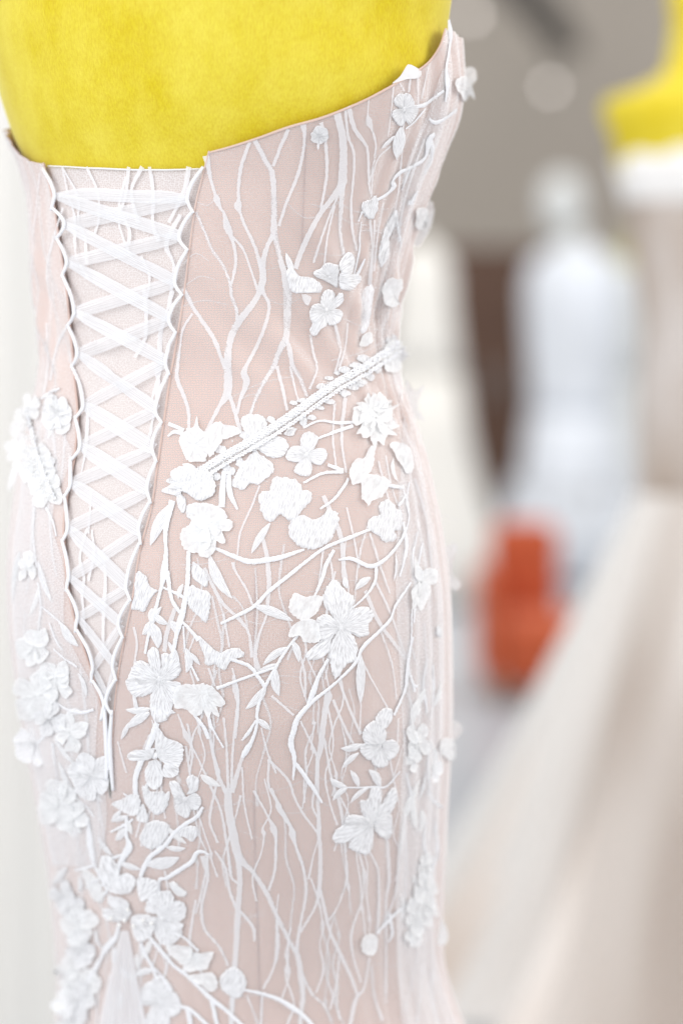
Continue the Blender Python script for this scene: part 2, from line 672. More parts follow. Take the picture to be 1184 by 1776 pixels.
def strand(name, pts, lift, height, material, parent, jit=0.0, step=5.0, across=4, wave=0.0, base=None):
    """a stitched line lying on the dress: pts are (x, y, width) in the photograph"""
    q = spline(pts, step)
    C, Nn, Wd = [], [], []
    for x, y, w in q:
        p, n = surf(float(x), float(y))
        C.append(p)
        Nn.append(n)
        Wd.append(max(w, 0.6) * px_size(p) * (0.84 if material == M_cord or (material == M_branch and y > 780) else 1.0))
    v, uv = [], []
    dist = 0.0
    for i in range(len(q)):
        a, b = C[max(0, i - 1)], C[min(len(q) - 1, i + 1)]
        T = (b - a)
        if T.length < 1e-7:
            T = Vector((0, 0, 1))
        T.normalize()
        n = (Nn[max(0, i - 1)] + Nn[i] + Nn[min(len(q) - 1, i + 1)]).normalized()
        s = n.cross(T).normalized()
        if i:
            dist += (C[i] - C[i - 1]).length
        jw = jit * min(1.0, 5.0 / max(q[i][2], 0.6))
        jl = 1 + jw * random.uniform(-1, 1)
        jr = 1 + jw * random.uniform(-1, 1)
        lf = lift * LF + (0.0005 if material in (M_cord, M_emb, M_organza) else 0.0) if not callable(lift) else lift(i / (len(q) - 1))
        for k in range(across + 1):
            g = k / across * 2 - 1
            ww = Wd[i] / 2 * (jl if g < 0 else jr)
            h = height * 0.55 * (1 - g * g) * min(1.0, Wd[i] / 0.004)
            v.append(C[i] + s * (g * ww) + n * (lf + h + wave * random.uniform(-1, 1)))
            uv.append((g * Wd[i] / 2, dist))
    return mesh_obj(name, v, grid_faces(across + 1, len(q)), material, parent, uv)


def Z(ox, oy, s, pts):
    return [(ox + p[0] / s, oy + p[1] / s) + tuple(p[2:]) for p in pts]


K = 1184 / 300.0

# ---- flat woven branches of the lace
BR = [
    [(442, 243, 9), (462, 281, 9), (472, 302, 10), (475, 342, 10), (475, 383, 11), (475, 405, 13), (480, 423, 9), (487, 454, 10), (493, 475, 12), (498, 506, 15), (498, 536, 15), (497, 566, 14), (495, 587, 13), (483, 612, 10), (475, 635, 9), (462, 655, 7), (445, 688, 6), (433, 722, 5)],
    [(474, 408, 10), (465, 423, 8), (457, 448, 9), (455, 460, 11), (455, 490, 12), (442, 521, 10), (417, 554, 12), (404, 577, 12), (397, 602, 11), (395, 627, 14), (396, 652, 15), (394, 683, 14), (379, 708, 7), (356, 752, 6)],
    [(396, 680, 8), (404, 703, 7), (417, 750, 7)], [(455, 496, 8), (457, 508, 6), (466, 528, 6), (462, 556, 6), (447, 597, 6), (427, 635, 7), (423, 647, 12), (428, 663, 11), (417, 693, 5), (411, 718, 5)],
    [(480, 635, 6), (488, 668, 6), (498, 712, 5)], [(497, 588, 9), (503, 612, 9), (508, 635, 8), (521, 658, 7), (532, 688, 6)], [(503, 635, 5), (511, 673, 4), (518, 698, 4)],
    [(433, 246, 6), (419, 286, 6), (414, 322, 6), (414, 345, 6), (413, 357, 14), (416, 367, 6), (424, 390, 5), (442, 428, 6), (453, 468, 6)],
    [(358, 270, 12), (366, 312, 6), (373, 336, 6), (376, 346, 12), (381, 358, 6), (389, 370, 5), (392, 385, 11), (397, 400, 13), (402, 412, 7), (409, 446, 6), (405, 478, 5), (401, 492, 5)],
    [(404, 411, 5), (422, 433, 4), (437, 474, 4), (446, 502, 5)],
    [(340, 367, 4), (356, 403, 5), (368, 433, 5), (386, 459, 5), (397, 485, 5), (400, 495, 6), (402, 513, 6), (410, 536, 6), (412, 558, 6)],
    [(500, 224, 7), (487, 253, 6), (474, 288, 6)], [(525, 214, 12), (528, 236, 6), (523, 276, 6), (513, 312, 6), (500, 342, 5), (483, 392, 5)],
    [(556, 212, 8), (560, 225, 5), (564, 248, 6), (566, 302, 6), (556, 362, 5)],
    [(584, 196, 13), (594, 243, 14), (594, 294, 16), (591, 322, 17), (574, 345, 11), (553, 373, 10), (533, 411, 10), (520, 441, 10), (512, 466, 9)],
    [(593, 318, 13), (591, 363, 9), (589, 401, 8), (596, 441, 7)], [(585, 340, 4), (565, 389, 5), (543, 456, 4)], [(580, 356, 4), (568, 406, 4), (562, 458, 4)],
    [(598, 187, 5), (603, 235, 5), (613, 268, 5), (611, 320, 5), (608, 351, 5), (611, 401, 5), (618, 434, 5)],
    [(604, 184, 9), (613, 220, 8), (631, 248, 6), (637, 263, 5), (639, 320, 5), (642, 336, 4)],
    [(639, 172, 3), (637, 197, 4), (639, 210, 14), (644, 223, 6), (651, 248, 4), (649, 273, 4), (641, 315, 4)],
    [(677, 253, 4), (656, 273, 4), (646, 304, 4), (643, 342, 4)], [(682, 146, 4), (677, 197, 3), (672, 236, 3)], [(711, 136, 4), (708, 160, 4)], [(723, 136, 5), (724, 184, 5)], [(743, 112, 4), (730, 172, 4)], [(690, 140, 3), (700, 158, 4)],
    [(641, 381, 5), (644, 427, 5), (639, 494, 5)], [(649, 381, 4), (646, 442, 4), (642, 494, 4)], [(664, 351, 4), (654, 406, 4), (648, 470, 4)], [(580, 563, 4), (588, 604, 4)], [(538, 580, 5), (543, 612, 5), (549, 640, 5), (537, 675, 4)],
    [(581, 563, 5), (590, 605, 4), (581, 645, 4)], [(602, 560, 5), (598, 600, 5), (586, 648, 4)], [(700, 200, 4), (690, 330, 4), (668, 430, 4)], [(735, 240, 5), (700, 350, 5), (690, 420, 5)],
    [(318, 500, 9), (338, 538, 7), (369, 584, 8), (381, 612, 7), (391, 640, 7)], [(334, 544, 5), (318, 571, 4), (313, 602, 4), (308, 637, 6), (308, 658, 8), (320, 688, 7), (327, 713, 6), (328, 745, 5)],
    [(450, 842, 4), (437, 877, 4), (417, 923, 4), (412, 963, 4)], [(455, 930, 8), (463, 966, 9), (466, 1000, 10), (466, 1023, 9), (461, 1069, 5), (449, 1102, 6), (443, 1137, 8), (449, 1168, 15)],
    [(443, 985, 3), (446, 1061, 4), (441, 1130, 5)], [(413, 1071, 8), (431, 1097, 6), (437, 1140, 7)], [(355, 985, 7), (383, 1041, 7), (414, 1073, 7)], [(388, 1065, 5), (398, 1122, 4)], [(404, 975, 9), (408, 990, 5), (428, 1023, 5), (440, 1055, 4)],
    [(403, 1033, 4), (421, 1054, 4), (429, 1088, 4)], [(233, 1087, 6), (238, 1117, 5), (234, 1150, 5)], [(304, 1055, 9), (289, 1102, 10), (286, 1130, 9)], [(362, 1158, 5), (373, 1190, 4)], [(403, 1158, 4), (413, 1203, 6), (410, 1250, 5)],
    [(309, 1238, 5), (318, 1262, 7), (324, 1278, 14), (328, 1287, 6), (342, 1311, 5), (367, 1367, 6), (383, 1405, 6), (393, 1461, 6), (401, 1515, 6)], [(388, 1244, 5), (393, 1296, 5), (396, 1368, 6)], [(413, 1216, 5), (405, 1286, 5), (401, 1366, 6)],
    [(362, 1270, 6), (367, 1291, 7), (378, 1342, 8), (392, 1374, 9)], [(421, 1309, 7), (412, 1340, 9), (402, 1374, 11)],
    [(395, 1366, 15), (397, 1405, 17), (405, 1448, 18), (415, 1487, 17), (436, 1509, 11), (449, 1527, 10), (464, 1552, 10), (482, 1593, 9), (505, 1638, 9), (515, 1655, 11), (522, 1694, 12), (525, 1729, 12), (522, 1755, 10), (519, 1800, 10)],
    [(412, 1480, 12), (416, 1527, 11), (413, 1572, 12), (411, 1618, 12), (408, 1666, 11), (403, 1729, 11), (401, 1800, 10)], [(373, 1475, 5), (391, 1504, 6), (398, 1542, 7), (410, 1575, 7)], [(396, 1478, 5), (401, 1519, 6), (414, 1532, 6)],
    [(416, 1578, 6), (439, 1608, 7), (441, 1632, 5)], [(352, 1484, 12), (356, 1497, 14), (360, 1527, 7), (350, 1572, 7), (355, 1610, 7), (381, 1643, 6), (396, 1675, 6)], [(478, 1440, 5), (477, 1504, 6), (466, 1544, 6)],
    [(483, 1397, 10), (507, 1440, 6), (515, 1476, 5), (527, 1511, 6), (530, 1552, 7), (522, 1595, 6), (517, 1623, 7), (514, 1652, 7)], [(551, 1438, 8), (555, 1476, 9), (553, 1542, 10), (545, 1575, 6), (520, 1617, 6)],
    [(553, 1540, 8), (560, 1565, 7), (571, 1613, 7), (588, 1651, 8), (609, 1696, 7), (620, 1728, 6)], [(598, 1476, 5), (601, 1522, 6), (586, 1570, 5), (570, 1596, 5)], [(621, 1476, 5), (629, 1505, 6), (631, 1519, 12), (630, 1535, 6), (626, 1565, 5), (610, 1613, 6), (611, 1653, 5), (625, 1703, 5)],
    [(640, 1660, 6), (631, 1712, 6), (616, 1734, 9), (604, 1790, 9)], [(480, 1594, 6), (479, 1643, 5), (474, 1679, 5), (456, 1715, 5)], [(500, 1630, 4), (499, 1668, 5), (498, 1681, 14), (500, 1695, 5), (488, 1733, 4)], [(525, 1692, 7), (540, 1722, 6), (560, 1742, 5), (575, 1770, 5)],
    [(588, 1655, 5), (583, 1704, 5), (572, 1750, 5)], [(641, 1478, 5), (655, 1511, 5), (656, 1577, 7), (654, 1612, 7)], [(669, 1440, 8), (674, 1522, 8), (669, 1560, 6), (669, 1628, 5), (668, 1740, 6)], [(692, 1460, 6), (684, 1552, 6), (655, 1620, 7)],
    [(644, 1675, 6), (649, 1729, 6), (663, 1770, 7)], [(725, 1650, 6), (702, 1755, 5)], [(532, 1140, 4), (548, 1175, 4)], [(521, 1138, 5), (529, 1172, 6), (528, 1208, 6)], [(471, 1206, 5), (509, 1240, 5)], [(521, 1250, 5), (546, 1303, 6), (552, 1330, 6)],
    [(568, 1200, 14), (560, 1258, 13), (555, 1300, 12), (550, 1325, 9), (551, 1378, 7), (553, 1445, 9)], [(577, 1213, 6), (598, 1263, 6), (612, 1290, 5)], [(587, 1180, 5), (603, 1223, 6), (625, 1273, 6)], [(625, 1140, 4), (643, 1177, 4), (671, 1227, 4)], [(660, 1095, 5), (679, 1152, 5), (687, 1212, 4)],
    [(651, 1010, 6), (674, 1058, 6), (702, 1136, 5)], [(633, 1024, 9), (653, 1073, 9), (680, 1112, 8), (702, 1142, 7)], [(625, 1220, 4), (623, 1273, 4)], [(405, 1170, 5), (408, 1193, 12), (413, 1228, 6), (408, 1280, 5)], [(453, 1262, 4), (463, 1302, 5), (479, 1341, 5)],
    [(466, 1318, 5), (466, 1362, 5), (480, 1390, 5)], [(465, 1316, 6), (499, 1352, 6), (511, 1384, 5), (527, 1413, 5), (550, 1443, 6)], [(470, 1366, 5), (480, 1388, 7), (483, 1398, 14), (487, 1410, 6), (503, 1432, 7), (507, 1446, 15), (510, 1460, 6), (523, 1493, 5), (527, 1515, 5)],
    [(440, 1370, 5), (468, 1422, 6), (474, 1437, 15), (478, 1452, 6), (479, 1485, 5)], [(562, 1280, 6), (575, 1352, 6), (591, 1405, 8), (599, 1478, 7)], [(588, 1380, 5), (607, 1416, 4)], [(420, 1330, 4), (424, 1395, 4), (437, 1455, 4)], [(560, 860, 10), (590, 930, 11), (596, 1000, 10), (602, 1020, 6)],
    [(600, 880, 5), (612, 930, 5), (622, 985, 5)], [(641, 925, 6), (660, 985, 7), (676, 1030, 5)], [(580, 700, 5), (577, 760, 4), (583, 815, 5)], [(598, 690, 8), (592, 760, 6), (600, 820, 6)], [(655, 800, 7), (668, 850, 6), (678, 880, 5)], [(560, 950, 5), (553, 1010, 5), (545, 1035, 4)],
    [(668, 790, 6), (680, 850, 5), (700, 900, 5)], [(712, 1120, 5), (728, 1180, 5), (726, 1260, 6)], [(735, 1080, 6), (740, 1180, 5), (738, 1240, 5)], [(722, 900, 6), (735, 960, 6), (742, 1040, 6)], [(718, 830, 7), (738, 900, 7), (748, 985, 6)],
    [(706, 1175, 5), (712, 1240, 6), (707, 1300, 6)], [(690, 1245, 4), (688, 1300, 5)], [(700, 1420, 6), (704, 1500, 5), (700, 1580, 5)], [(735, 1650, 6), (722, 1776, 8)], [(752, 1650, 8), (748, 1720, 10), (760, 1790, 10)],
    [(110, 360, 5), (92, 420, 7), (82, 470, 6), (88, 520, 5)], [(70, 300, 3), (62, 380, 3), (56, 420, 3)], [(120, 560, 6), (100, 600, 8), (88, 660, 6)], [(100, 400, 4), (112, 480, 5), (118, 540, 4)], [(82, 560, 5), (84, 640, 6), (76, 690, 5)],
    [(80, 700, 7), (95, 770, 6), (100, 850, 6)], [(118, 700, 4), (112, 780, 5), (105, 850, 4)], [(60, 870, 9), (55, 950, 8), (48, 1030, 6)], [(85, 870, 6), (92, 960, 6), (100, 1000, 5)], [(45, 1060, 7), (42, 1110, 6)], [(95, 1150, 5), (120, 1220, 6), (140, 1290, 6)], [(140, 1160, 6), (150, 1240, 9), (155, 1320, 7)],
    [(80, 1420, 6), (100, 1500, 6), (120, 1560, 6)], [(165, 1360, 5), (178, 1430, 6), (185, 1480, 6)], [(205, 1285, 4), (220, 1340, 5)], [(45, 1240, 6), (60, 1340, 6), (80, 1400, 5)], [(130, 1560, 6), (140, 1640, 6), (150, 1700, 5)], [(172, 1700, 6), (168, 1780, 7)], [(190, 1690, 5), (196, 1790, 6)], [(340, 1560, 5), (330, 1640, 6), (352, 1690, 6)],
    [(428, 1726, 4), (440, 1755, 5), (452, 1790, 5)], [(455, 1722, 5), (452, 1790, 5)], [(405, 1725, 8), (400, 1790, 8)],
]
for i, b in enumerate(BR):
    strand('lace_branch', b, 0.0014 + 0.0002 * (i % 5), 0.00015, M_branch, dress, 0.28, 3.5, 2)

# branches woven on the panel, behind the ribbons
for i in range(18):
    y = random.uniform(292, 1040) if i > 6 else 290
    f = (i * 0.618) % 1
    pts = []
    n = random.randint(3, 5)
    for k in range(n):
        yy = y + k * random.uniform(38, 52)
        xl, xr = interp_px(L_EDGE, yy), interp_px(R_EDGE, yy)
        f = min(0.9, max(0.1, f + random.uniform(-0.09, 0.09)))
        pts.append((xl + (xr - xl) * f, yy, random.uniform(4, 9)))
    strand('lace_branch', pts, -0.0046, 0.0003, M_branch, dress, 0.3, 5, 2)

# ---- seams
for pts in ([(440, 1372, 2), (442, 1480, 2), (447, 1620, 2), (452, 1790, 2)], [(531, 236, 2), (527, 330, 2), (522, 450, 2)], [(443, 985, 2), (440, 1130, 2)], [(655, 1500, 2), (654, 1650, 2)]):
    strand('seam', pts, 0.0004, 0.0003, M_seam, dress, 0.2, 8, 2)

# ---- lacing
LN = [(98, 340), (114, 390), (119, 456), (131, 542), (137, 614), (146, 703), (141, 774), (125, 838), (120, 916), (122, 1001), (137, 1071), (163, 1158), (182, 1223)]
RN = [(329, 345), (315, 410), (307, 489), (298, 553), (291, 627), (274, 711), (268, 779), (260, 850), (245, 921), (224, 1018), (211, 1082), (201, 1155), (190, 1215)]
strand('lacing_ribbon', [(98, 338, 8), (150, 336, 20), (220, 340, 22), (290, 342, 22), (329, 346, 12)], 0.0005, 0.0004, M_ribbon, dress, 0.04, 6, 4)
for i in range(12):
    a, b = RN[i], LN[i + 1]
    m = lambda f: (a[0] + (b[0] - a[0]) * f, a[1] + (b[1] - a[1]) * f)
    wd = 24 if i < 8 else 24 - (i - 7) * 3
    strand('lacing_ribbon', [m(0) + (14,), m(.1) + (wd * .85,), m(.25) + (wd,), m(.85) + (wd,), m(1) + (wd * .8,)], 0.0004 + 0.0003 * (i % 2), 0.0005, M_ribbon_low, dress, 0.03, 6, 4)
for i in range(12):
    a, b = LN[i], RN[i + 1]
    m = lambda f: (a[0] + (b[0] - a[0]) * f, a[1] + (b[1] - a[1]) * f)
    wd = 23 if i < 5 else 27
    if i > 8:
        wd = 24 - (i - 8) * 3
    strand('lacing_ribbon', [m(0) + (12,), m(.1) + (wd * .8,), m(.25) + (wd,), m(.85) + (wd,), m(1) + (wd * .75,)], 0.0018 + 0.0003 * (i % 2), 0.0006, M_ribbon, dress, 0.03, 6, 4)


def tube_px(name, pts, r_px, lift, material, parent, step=4.0, seg=8):
    q = spline(pts, step)
    C = []
    for x, y in q:
        p, n = surf(float(x), float(y))
        C.append((p + n * lift, n, px_size(p)))
    v, uv = [], []
    for i in range(len(q)):
        T = (C[min(len(q) - 1, i + 1)][0] - C[max(0, i - 1)][0]).normalized()
        n = C[i][1]
        s = n.cross(T).normalized()
        n2 = T.cross(s)
        f = i / (len(q) - 1)
        r = r_px * C[i][2] * (0.75 + 0.25 * math.sin(math.pi * f))
        for k in range(seg):
            a = 2 * math.pi * k / seg
            v.append(C[i][0] + s * math.cos(a) * r + n2 * math.sin(a) * r)
            uv.append((k / seg, f))
    f = grid_faces(seg, len(q), True)
    f.append(tuple(range(seg - 1, -1, -1)))
    f.append(tuple(range((len(q) - 1) * seg, len(q) * seg)))
    return mesh_obj(name, v, f, material, parent, uv)


def loops(nodes, edge, sgn, y0):
    for i, (x, y) in enumerate(nodes):
        ya = y0 if i == 0 else nodes[i - 1][1] + 20
        yb = y + 24
        e = lambda yy: float(interp_px(edge, yy)) * .85 + x * .15 + sgn * 2.0
        xm = x - sgn * 2
        tube_px('lacing_loop', [(e(ya), ya), (e(ya) * .3 + xm * .7, ya * .5 + y * .5), (xm, y - 4), (xm + sgn * 2, y + 9), (e(yb), yb)], 3.5, 0.0026, M_loop, dress)


loops(RN, R_EDGE, 1, 288)
loops(LN, L_EDGE, -1, 290)
tube_px('lacing_cord', [(184, 1222), (187, 1270), (189, 1320), (188, 1350)], 4.6, 0.002, M_loop, dress)
tube_px('lacing_cord', [(197, 1230), (194, 1280), (196, 1330), (199, 1368)], 4, 0.002, M_loop, dress)
M_dark = mat('placket_shade', (0.09, 0.075, 0.045), 0.8)  # dark colour stands in for the shade inside the placket opening
strand('placket_slit_shade', [(191, 1335, 3), (191, 1360, 6), (191, 1384, 3)], 0.0009, 0.0, M_dark, dress, 0.1, 4, 2)

# ---- finished edges of the bodice
def rim(name, pts, r_px, lift, material):
    return tube_px(name, pts, r_px, lift, material, dress, 6, 6)


rim('neckline_piping', [(362, 265), (400, 255), (450, 239), (500, 221), (560, 204), (620, 180), (660, 160), (700, 137), (740, 111), (762, 81), (772, 50)], 2.6, 0.0, M_nude)
rim('placket_edge', [(p[0] + 1, p[1]) for p in R_EDGE[:-1]], 2.4, 0.0, M_nude)
rim('placket_edge', [(p[0] - 1, p[1]) for p in L_EDGE[:-1]], 2.4, 0.0, M_nude)
rim('panel_edge', [(80, 289), (140, 292), (210, 295), (280, 296), (346, 294)], 1.8, -0.002, M_tag)


# ---- appliqué pieces
def facing(x, y):
    """None where the cloth faces the viewer enough to carry a piece flat; else the depth at which a loose piece stands off the side"""
    d = ray(x, y).normalized()
    h = BVH.ray_cast(CAM, d)
    p, n = surf(x, y)
    return None if h[0] is not None and n.dot(d) < -0.33 else (p.y - 0.003, (n * 0.35 - d).normalized())


def patch(name, poly, lift, dome, cup, material, parent, rimh=0.0006, detail=6.0, fray=0.0, rough=0.0, eye=None, rings=(0.0, 0.3, 0.58, 0.8, 0.92, 1.0)):
    """a stitched cloth piece with its outline given in the photograph; domed, with a corded rim"""
    o = spline(poly, detail, True)
    o = np.array(o)
    c = o.mean(0)
    n = len(o)
    seed = random.uniform(0, 100)
    lift, cup, dome, rimh = lift * LF + 0.0005, cup * 0.45, dome * 0.5, rimh * 0.6
    fr = 1 + fray * np.array([random.uniform(-1, 1) for _ in range(n)])
    v, uv = [], []
    fa = facing(float(c[0]), float(c[1])) if eye is None else facing(float(eye[0]), float(eye[1]))
    look = surf if fa is None else (lambda x, y: (at(x, y, fa[0]), fa[1]))
    p, nn = look(float(c[0]), float(c[1]))
    v.append(p + nn * (lift + dome))
    sx = 0.00043

    def stitch(q):
        if eye is None:
            return (q[0] * sx * 0.8 + q[1] * sx * 0.2, q[1] * sx)
        a, d = math.atan2(q[1] - eye[1], q[0] - eye[0]), math.hypot(q[0] - eye[0], q[1] - eye[1])
        return (a * 24 * sx, d * sx)
    uv.append(stitch(c))
    for t in rings[1:]:
        for i in range(n):
            q = c + (o[i] - c) * t * (1 + (fr[i] - 1) * t)
            p, nn = look(float(q[0]), float(q[1]))
            h = lift + dome * (1 - t * t) + cup * t * t * (0.55 + 0.9 * noise.noise(Vector((q[0] * .05 + seed, q[1] * .05, seed))))
            h += rimh * math.exp(-((t - 0.9) / 0.08) ** 2)
            h += rough * random.uniform(-1, 1)
            if t == 1.0:
                h -= (dome + rimh) * 0.6 if cup == 0 else 0
            v.append(p + nn * h)
            uv.append(stitch(q))
    f = [(0, 1 + i, 1 + (i + 1) % n) for i in range(n)]
    for r in range(len(rings) - 2):
        for i in range(n):
            a, b = 1 + r * n + i, 1 + r * n + (i + 1) % n
            f.append((a, a + n, b + n, b))
    return mesh_obj(name, v, f, material, parent, uv)


def bead_mesh(name, spots, r_px, lift, material, parent):
    v, f = [], []
    ns, nr = 8, 5
    for (x, y) in spots:
        p, n = surf(float(x), float(y))
        r = r_px * px_size(p)
        c = p + n * (lift + r * 0.6)
        b0 = len(v)
        for j in range(nr):
            a = math.pi * j / (nr - 1)
            for i in range(ns):
                w = 2 * math.pi * i / ns
                v.append(c + Vector((math.sin(a) * math.cos(w), math.sin(a) * math.sin(w), math.cos(a))) * r)
        for j in range(nr - 1):
            for i in range(ns):
                f.append((b0 + j * ns + i, b0 + (j + 1) * ns + i, b0 + (j + 1) * ns + (i + 1) % ns, b0 + j * ns + (i + 1) % ns))
    return mesh_obj(name, v, f, material, parent)


LIFT = [0.0016]


def flower(center, petals, r=6.0, lift=0.0018, dome=0.0007, cup=0.0, material=None, fray=0.05, rough=0.00012):
    """embroidered flower: a stitched eye that carries its petals"""
    material = material or M_emb
    e = [(center[0] + r * math.cos(a), center[1] + r * math.sin(a)) for a in np.linspace(0, 2 * math.pi, 8, endpoint=False)]
    fl = patch('applique_flower', e, lift + dome + 0.0004, 0.0007, 0.0, material, dress, 0.0, 4.0, 0.05, rough)
    for k, pl in enumerate(petals):
        patch('petal', pl, lift + 0.00022 * k, dome, cup, material, fl, 0.0007 if cup == 0 else 0.0002, 3.2, fray, rough, center)
    return fl


def piece(poly, lift=0.0018, dome=0.0008, cup=0.0, material=None, fray=0.05, name='flower_petal'):
    return patch(name, poly, lift, dome, cup, material or M_emb, dress, 0.0007 if cup == 0 else 0.0002, 3.2, fray, 0.00012)


def leaf(a, b, w, bend=0.0, lift=0.0016, name='leaf', material=None):
    """a stitched leaf from its stalk end a to its tip b"""
    a, b = np.array(a, float), np.array(b, float)
    d = b - a
    nrm = np.array([-d[1], d[0]])
    ln = np.linalg.norm(d)
    nrm = nrm / max(ln, 1e-6)
    prof = [(0, .22), (.12, .55), (.3, .92), (.5, 1), (.7, .8), (.87, .45), (1, .06)]
    pts = [tuple(a + d * f + nrm * bend * math.sin(math.pi * f)) + (w * s,) for f, s in prof]
    return strand(name, pts, lift, 0.0009, material or M_emb, dress, 0.09, 3.0, 4)


def generic(x, y, r, rot=0.0, n=5, sq=1.0, cup=0.004, material=None, spiky=0.0, lift=0.002, wide=0.75):
    """a small loose flower: petals set round an eye"""
    pets = []
    r *= (1.5 if x < 175 else 1.25) if not spiky else 1.05
    for k in range(n):
        a = rot + 2 * math.pi * k / n + random.uniform(-.18, .18)
        rr = r * random.uniform(0.85, 1.1)
        shp = [(0.05, -.12), (.35, -.5), (.72, -.62), (.98, -.28), (1.0, .22), (.75, .6), (.38, .5), (.06, .12)] if not spiky else \
            [(0.05, -.12), (.4, -.42), (.75, -.4), (.85, -.3), (1.0 + spiky, -.1), (.88, .12), (1.02 + spiky * .6, .28), (.7, .45), (.35, .42), (.05, .12)]
        ca, sa = math.cos(a), math.sin(a)
        shp = [(px * random.uniform(.88, 1.12), py * random.uniform(.7, 1.25)) for px, py in shp]
        pets.append([(x + sq * rr * (px * ca - py * wide * sa), y + rr * (px * sa + py * wide * ca)) for px, py in shp])
    return flower((x, y), pets, r * 0.16, lift, 0.0006, cup, material or M_organza, 0.03)


# main stitched flowers, outlines read from the photograph
A4 = lambda p: Z(400, 1000, K, p)
flower((589, 1087), [A4([(745, 345), (680, 250), (640, 150), (660, 60), (715, 25), (790, 100), (840, 140), (830, 220), (790, 280)]),
                     A4([(745, 345), (810, 240), (880, 205), (950, 220), (975, 270), (940, 330), (940, 390), (890, 415), (830, 390)]),
                     A4([(745, 345), (830, 400), (865, 480), (850, 570), (790, 600), (715, 695), (680, 600), (670, 500), (700, 420)]),
                     A4([(745, 345), (690, 420), (670, 510), (590, 570), (520, 560), (515, 530), (570, 470), (640, 420)]),
                     A4([(745, 345), (670, 420), (600, 430), (580, 360), (585, 290), (640, 255), (690, 275)])], 7)
piece(A4([(435, 110), (510, 135), (570, 125), (625, 140), (600, 220), (550, 275), (500, 300), (450, 280), (400, 230), (400, 170)]), 0.003, .001, 0.003, M_organza)
piece(A4([(500, 290), (560, 290), (600, 340), (600, 440), (500, 445), (470, 400), (400, 410), (390, 380), (440, 310)]), 0.0034, .001, 0.003, M_organza)
A6 = lambda p: Z(260, 700, K, p)
piece(A6([(830, 540), (870, 500), (930, 510), (1000, 520), (1030, 560), (1035, 590), (1090, 600), (1100, 660), (1050, 720), (1000, 790), (940, 795), (890, 760), (830, 810), (780, 780), (750, 690), (755, 610), (815, 595)]), name='applique_flower')
B2_ = lambda p: Z(400, 500, 2.368, p)
piece(B2_([(245, 960), (290, 930), (340, 950), (380, 930), (400, 905), (435, 920), (440, 970), (410, 1030), (370, 1060), (310, 1070), (260, 1040), (240, 1000)]), name='applique_flower')
flower((530, 789), [B2_([(308, 685), (285, 640), (295, 600), (325, 590), (360, 615), (340, 660)]), B2_([(308, 685), (345, 660), (385, 660), (395, 690), (370, 725), (330, 715)]),
                    B2_([(308, 685), (330, 720), (330, 760), (305, 775), (260, 755), (275, 720)]), B2_([(308, 685), (280, 715), (240, 710), (225, 690), (245, 655), (285, 650)])], 5)
A7 = lambda p: Z(540, 860, K, p)
piece(A7([(455, 70), (500, 30), (550, 45), (580, 90), (610, 100), (620, 170), (610, 230), (560, 240), (580, 290), (520, 320), (480, 310), (460, 270), (400, 240), (380, 180), (420, 140), (465, 130)]), name='applique_flower')
flower((563, 537), [B2_([(385, 100), (366, 62), (378, 18), (402, 3), (426, 20), (420, 70)]), B2_([(390, 95), (425, 40), (452, 15), (462, 45), (437, 78)]),
                    B2_([(385, 100), (437, 85), (458, 105), (440, 142), (400, 152)]), B2_([(385, 95), (392, 150), (368, 168), (345, 197), (324, 178), (338, 140)]), B2_([(385, 95), (340, 142), (322, 108), (334, 70), (366, 62)])], 4)
A3 = lambda p: Z(540, 300, K, p)
flower((571, 480), [A3([(10, 680), (60, 650), (100, 615), (160, 620), (185, 650), (180, 720), (175, 780), (130, 760), (70, 730), (30, 710)]),
                    A3([(185, 620), (230, 550), (270, 545), (290, 600), (270, 680), (240, 690), (200, 680)]), A3([(190, 690), (270, 690), (330, 700), (330, 740), (270, 800), (200, 790)])], 3)
A44 = lambda p: Z(280, 460, K, p)
piece(A44([(850, 40), (890, 15), (940, 70), (1040, 90), (1100, 150), (1080, 185), (960, 190), (890, 180), (870, 120)]))
leaf((508, 478), (495, 438), 12)
piece(A44([(960, 200), (1020, 215), (1000, 275), (975, 255)]), material=M_branch)
flower((630, 548), [A3([(360, 790), (400, 765), (425, 790), (415, 900), (400, 1000), (370, 1090), (330, 1090), (310, 1010), (280, 990), (285, 900), (320, 870)]), A3([(250, 1010), (300, 990), (330, 1040), (320, 1100), (280, 1160), (240, 1110), (235, 1050)])], 4)
piece(A3([(340, 1110), (400, 1090), (410, 1150), (370, 1184), (320, 1184)]), cup=.002, material=M_organza)
piece(A3([(570, 250), (590, 290), (580, 350), (520, 450), (530, 540), (480, 640), (455, 570), (470, 480), (500, 370), (530, 310)]))
strand('vine_stem', A3([(575, 250, 5), (590, 380, 5), (605, 450, 4), (600, 535, 4)]), .001, .001, M_cord, dress, .1)
piece(A3([(480, 760), (540, 715), (610, 740), (600, 800), (575, 870), (595, 890), (560, 910), (520, 910), (480, 850)]), 0.003, .001, .005, M_organza, name='applique_flower')
piece(A3([(740, 230), (800, 180), (835, 240), (820, 350), (770, 450), (720, 500), (690, 420)]), 0.003, .001, .004, M_organza, name='applique_flower')
piece(A3([(700, 240), (760, 235), (800, 300), (760, 380), (700, 360)]), 0.005, .001, .004, M_organza)
A2 = lambda p: Z(540, 20, K, p)
piece(A2([(1020, 430), (1060, 380), (1110, 390), (1130, 450), (1100, 500), (1060, 520), (1010, 500)]), 0.003, .001, .005, M_organza, name='applique_flower')
piece(A2([(960, 480), (1030, 440), (1080, 500), (1105, 600), (1070, 560), (1040, 615), (990, 560)]), 0.004, .001, .004, M_organza)
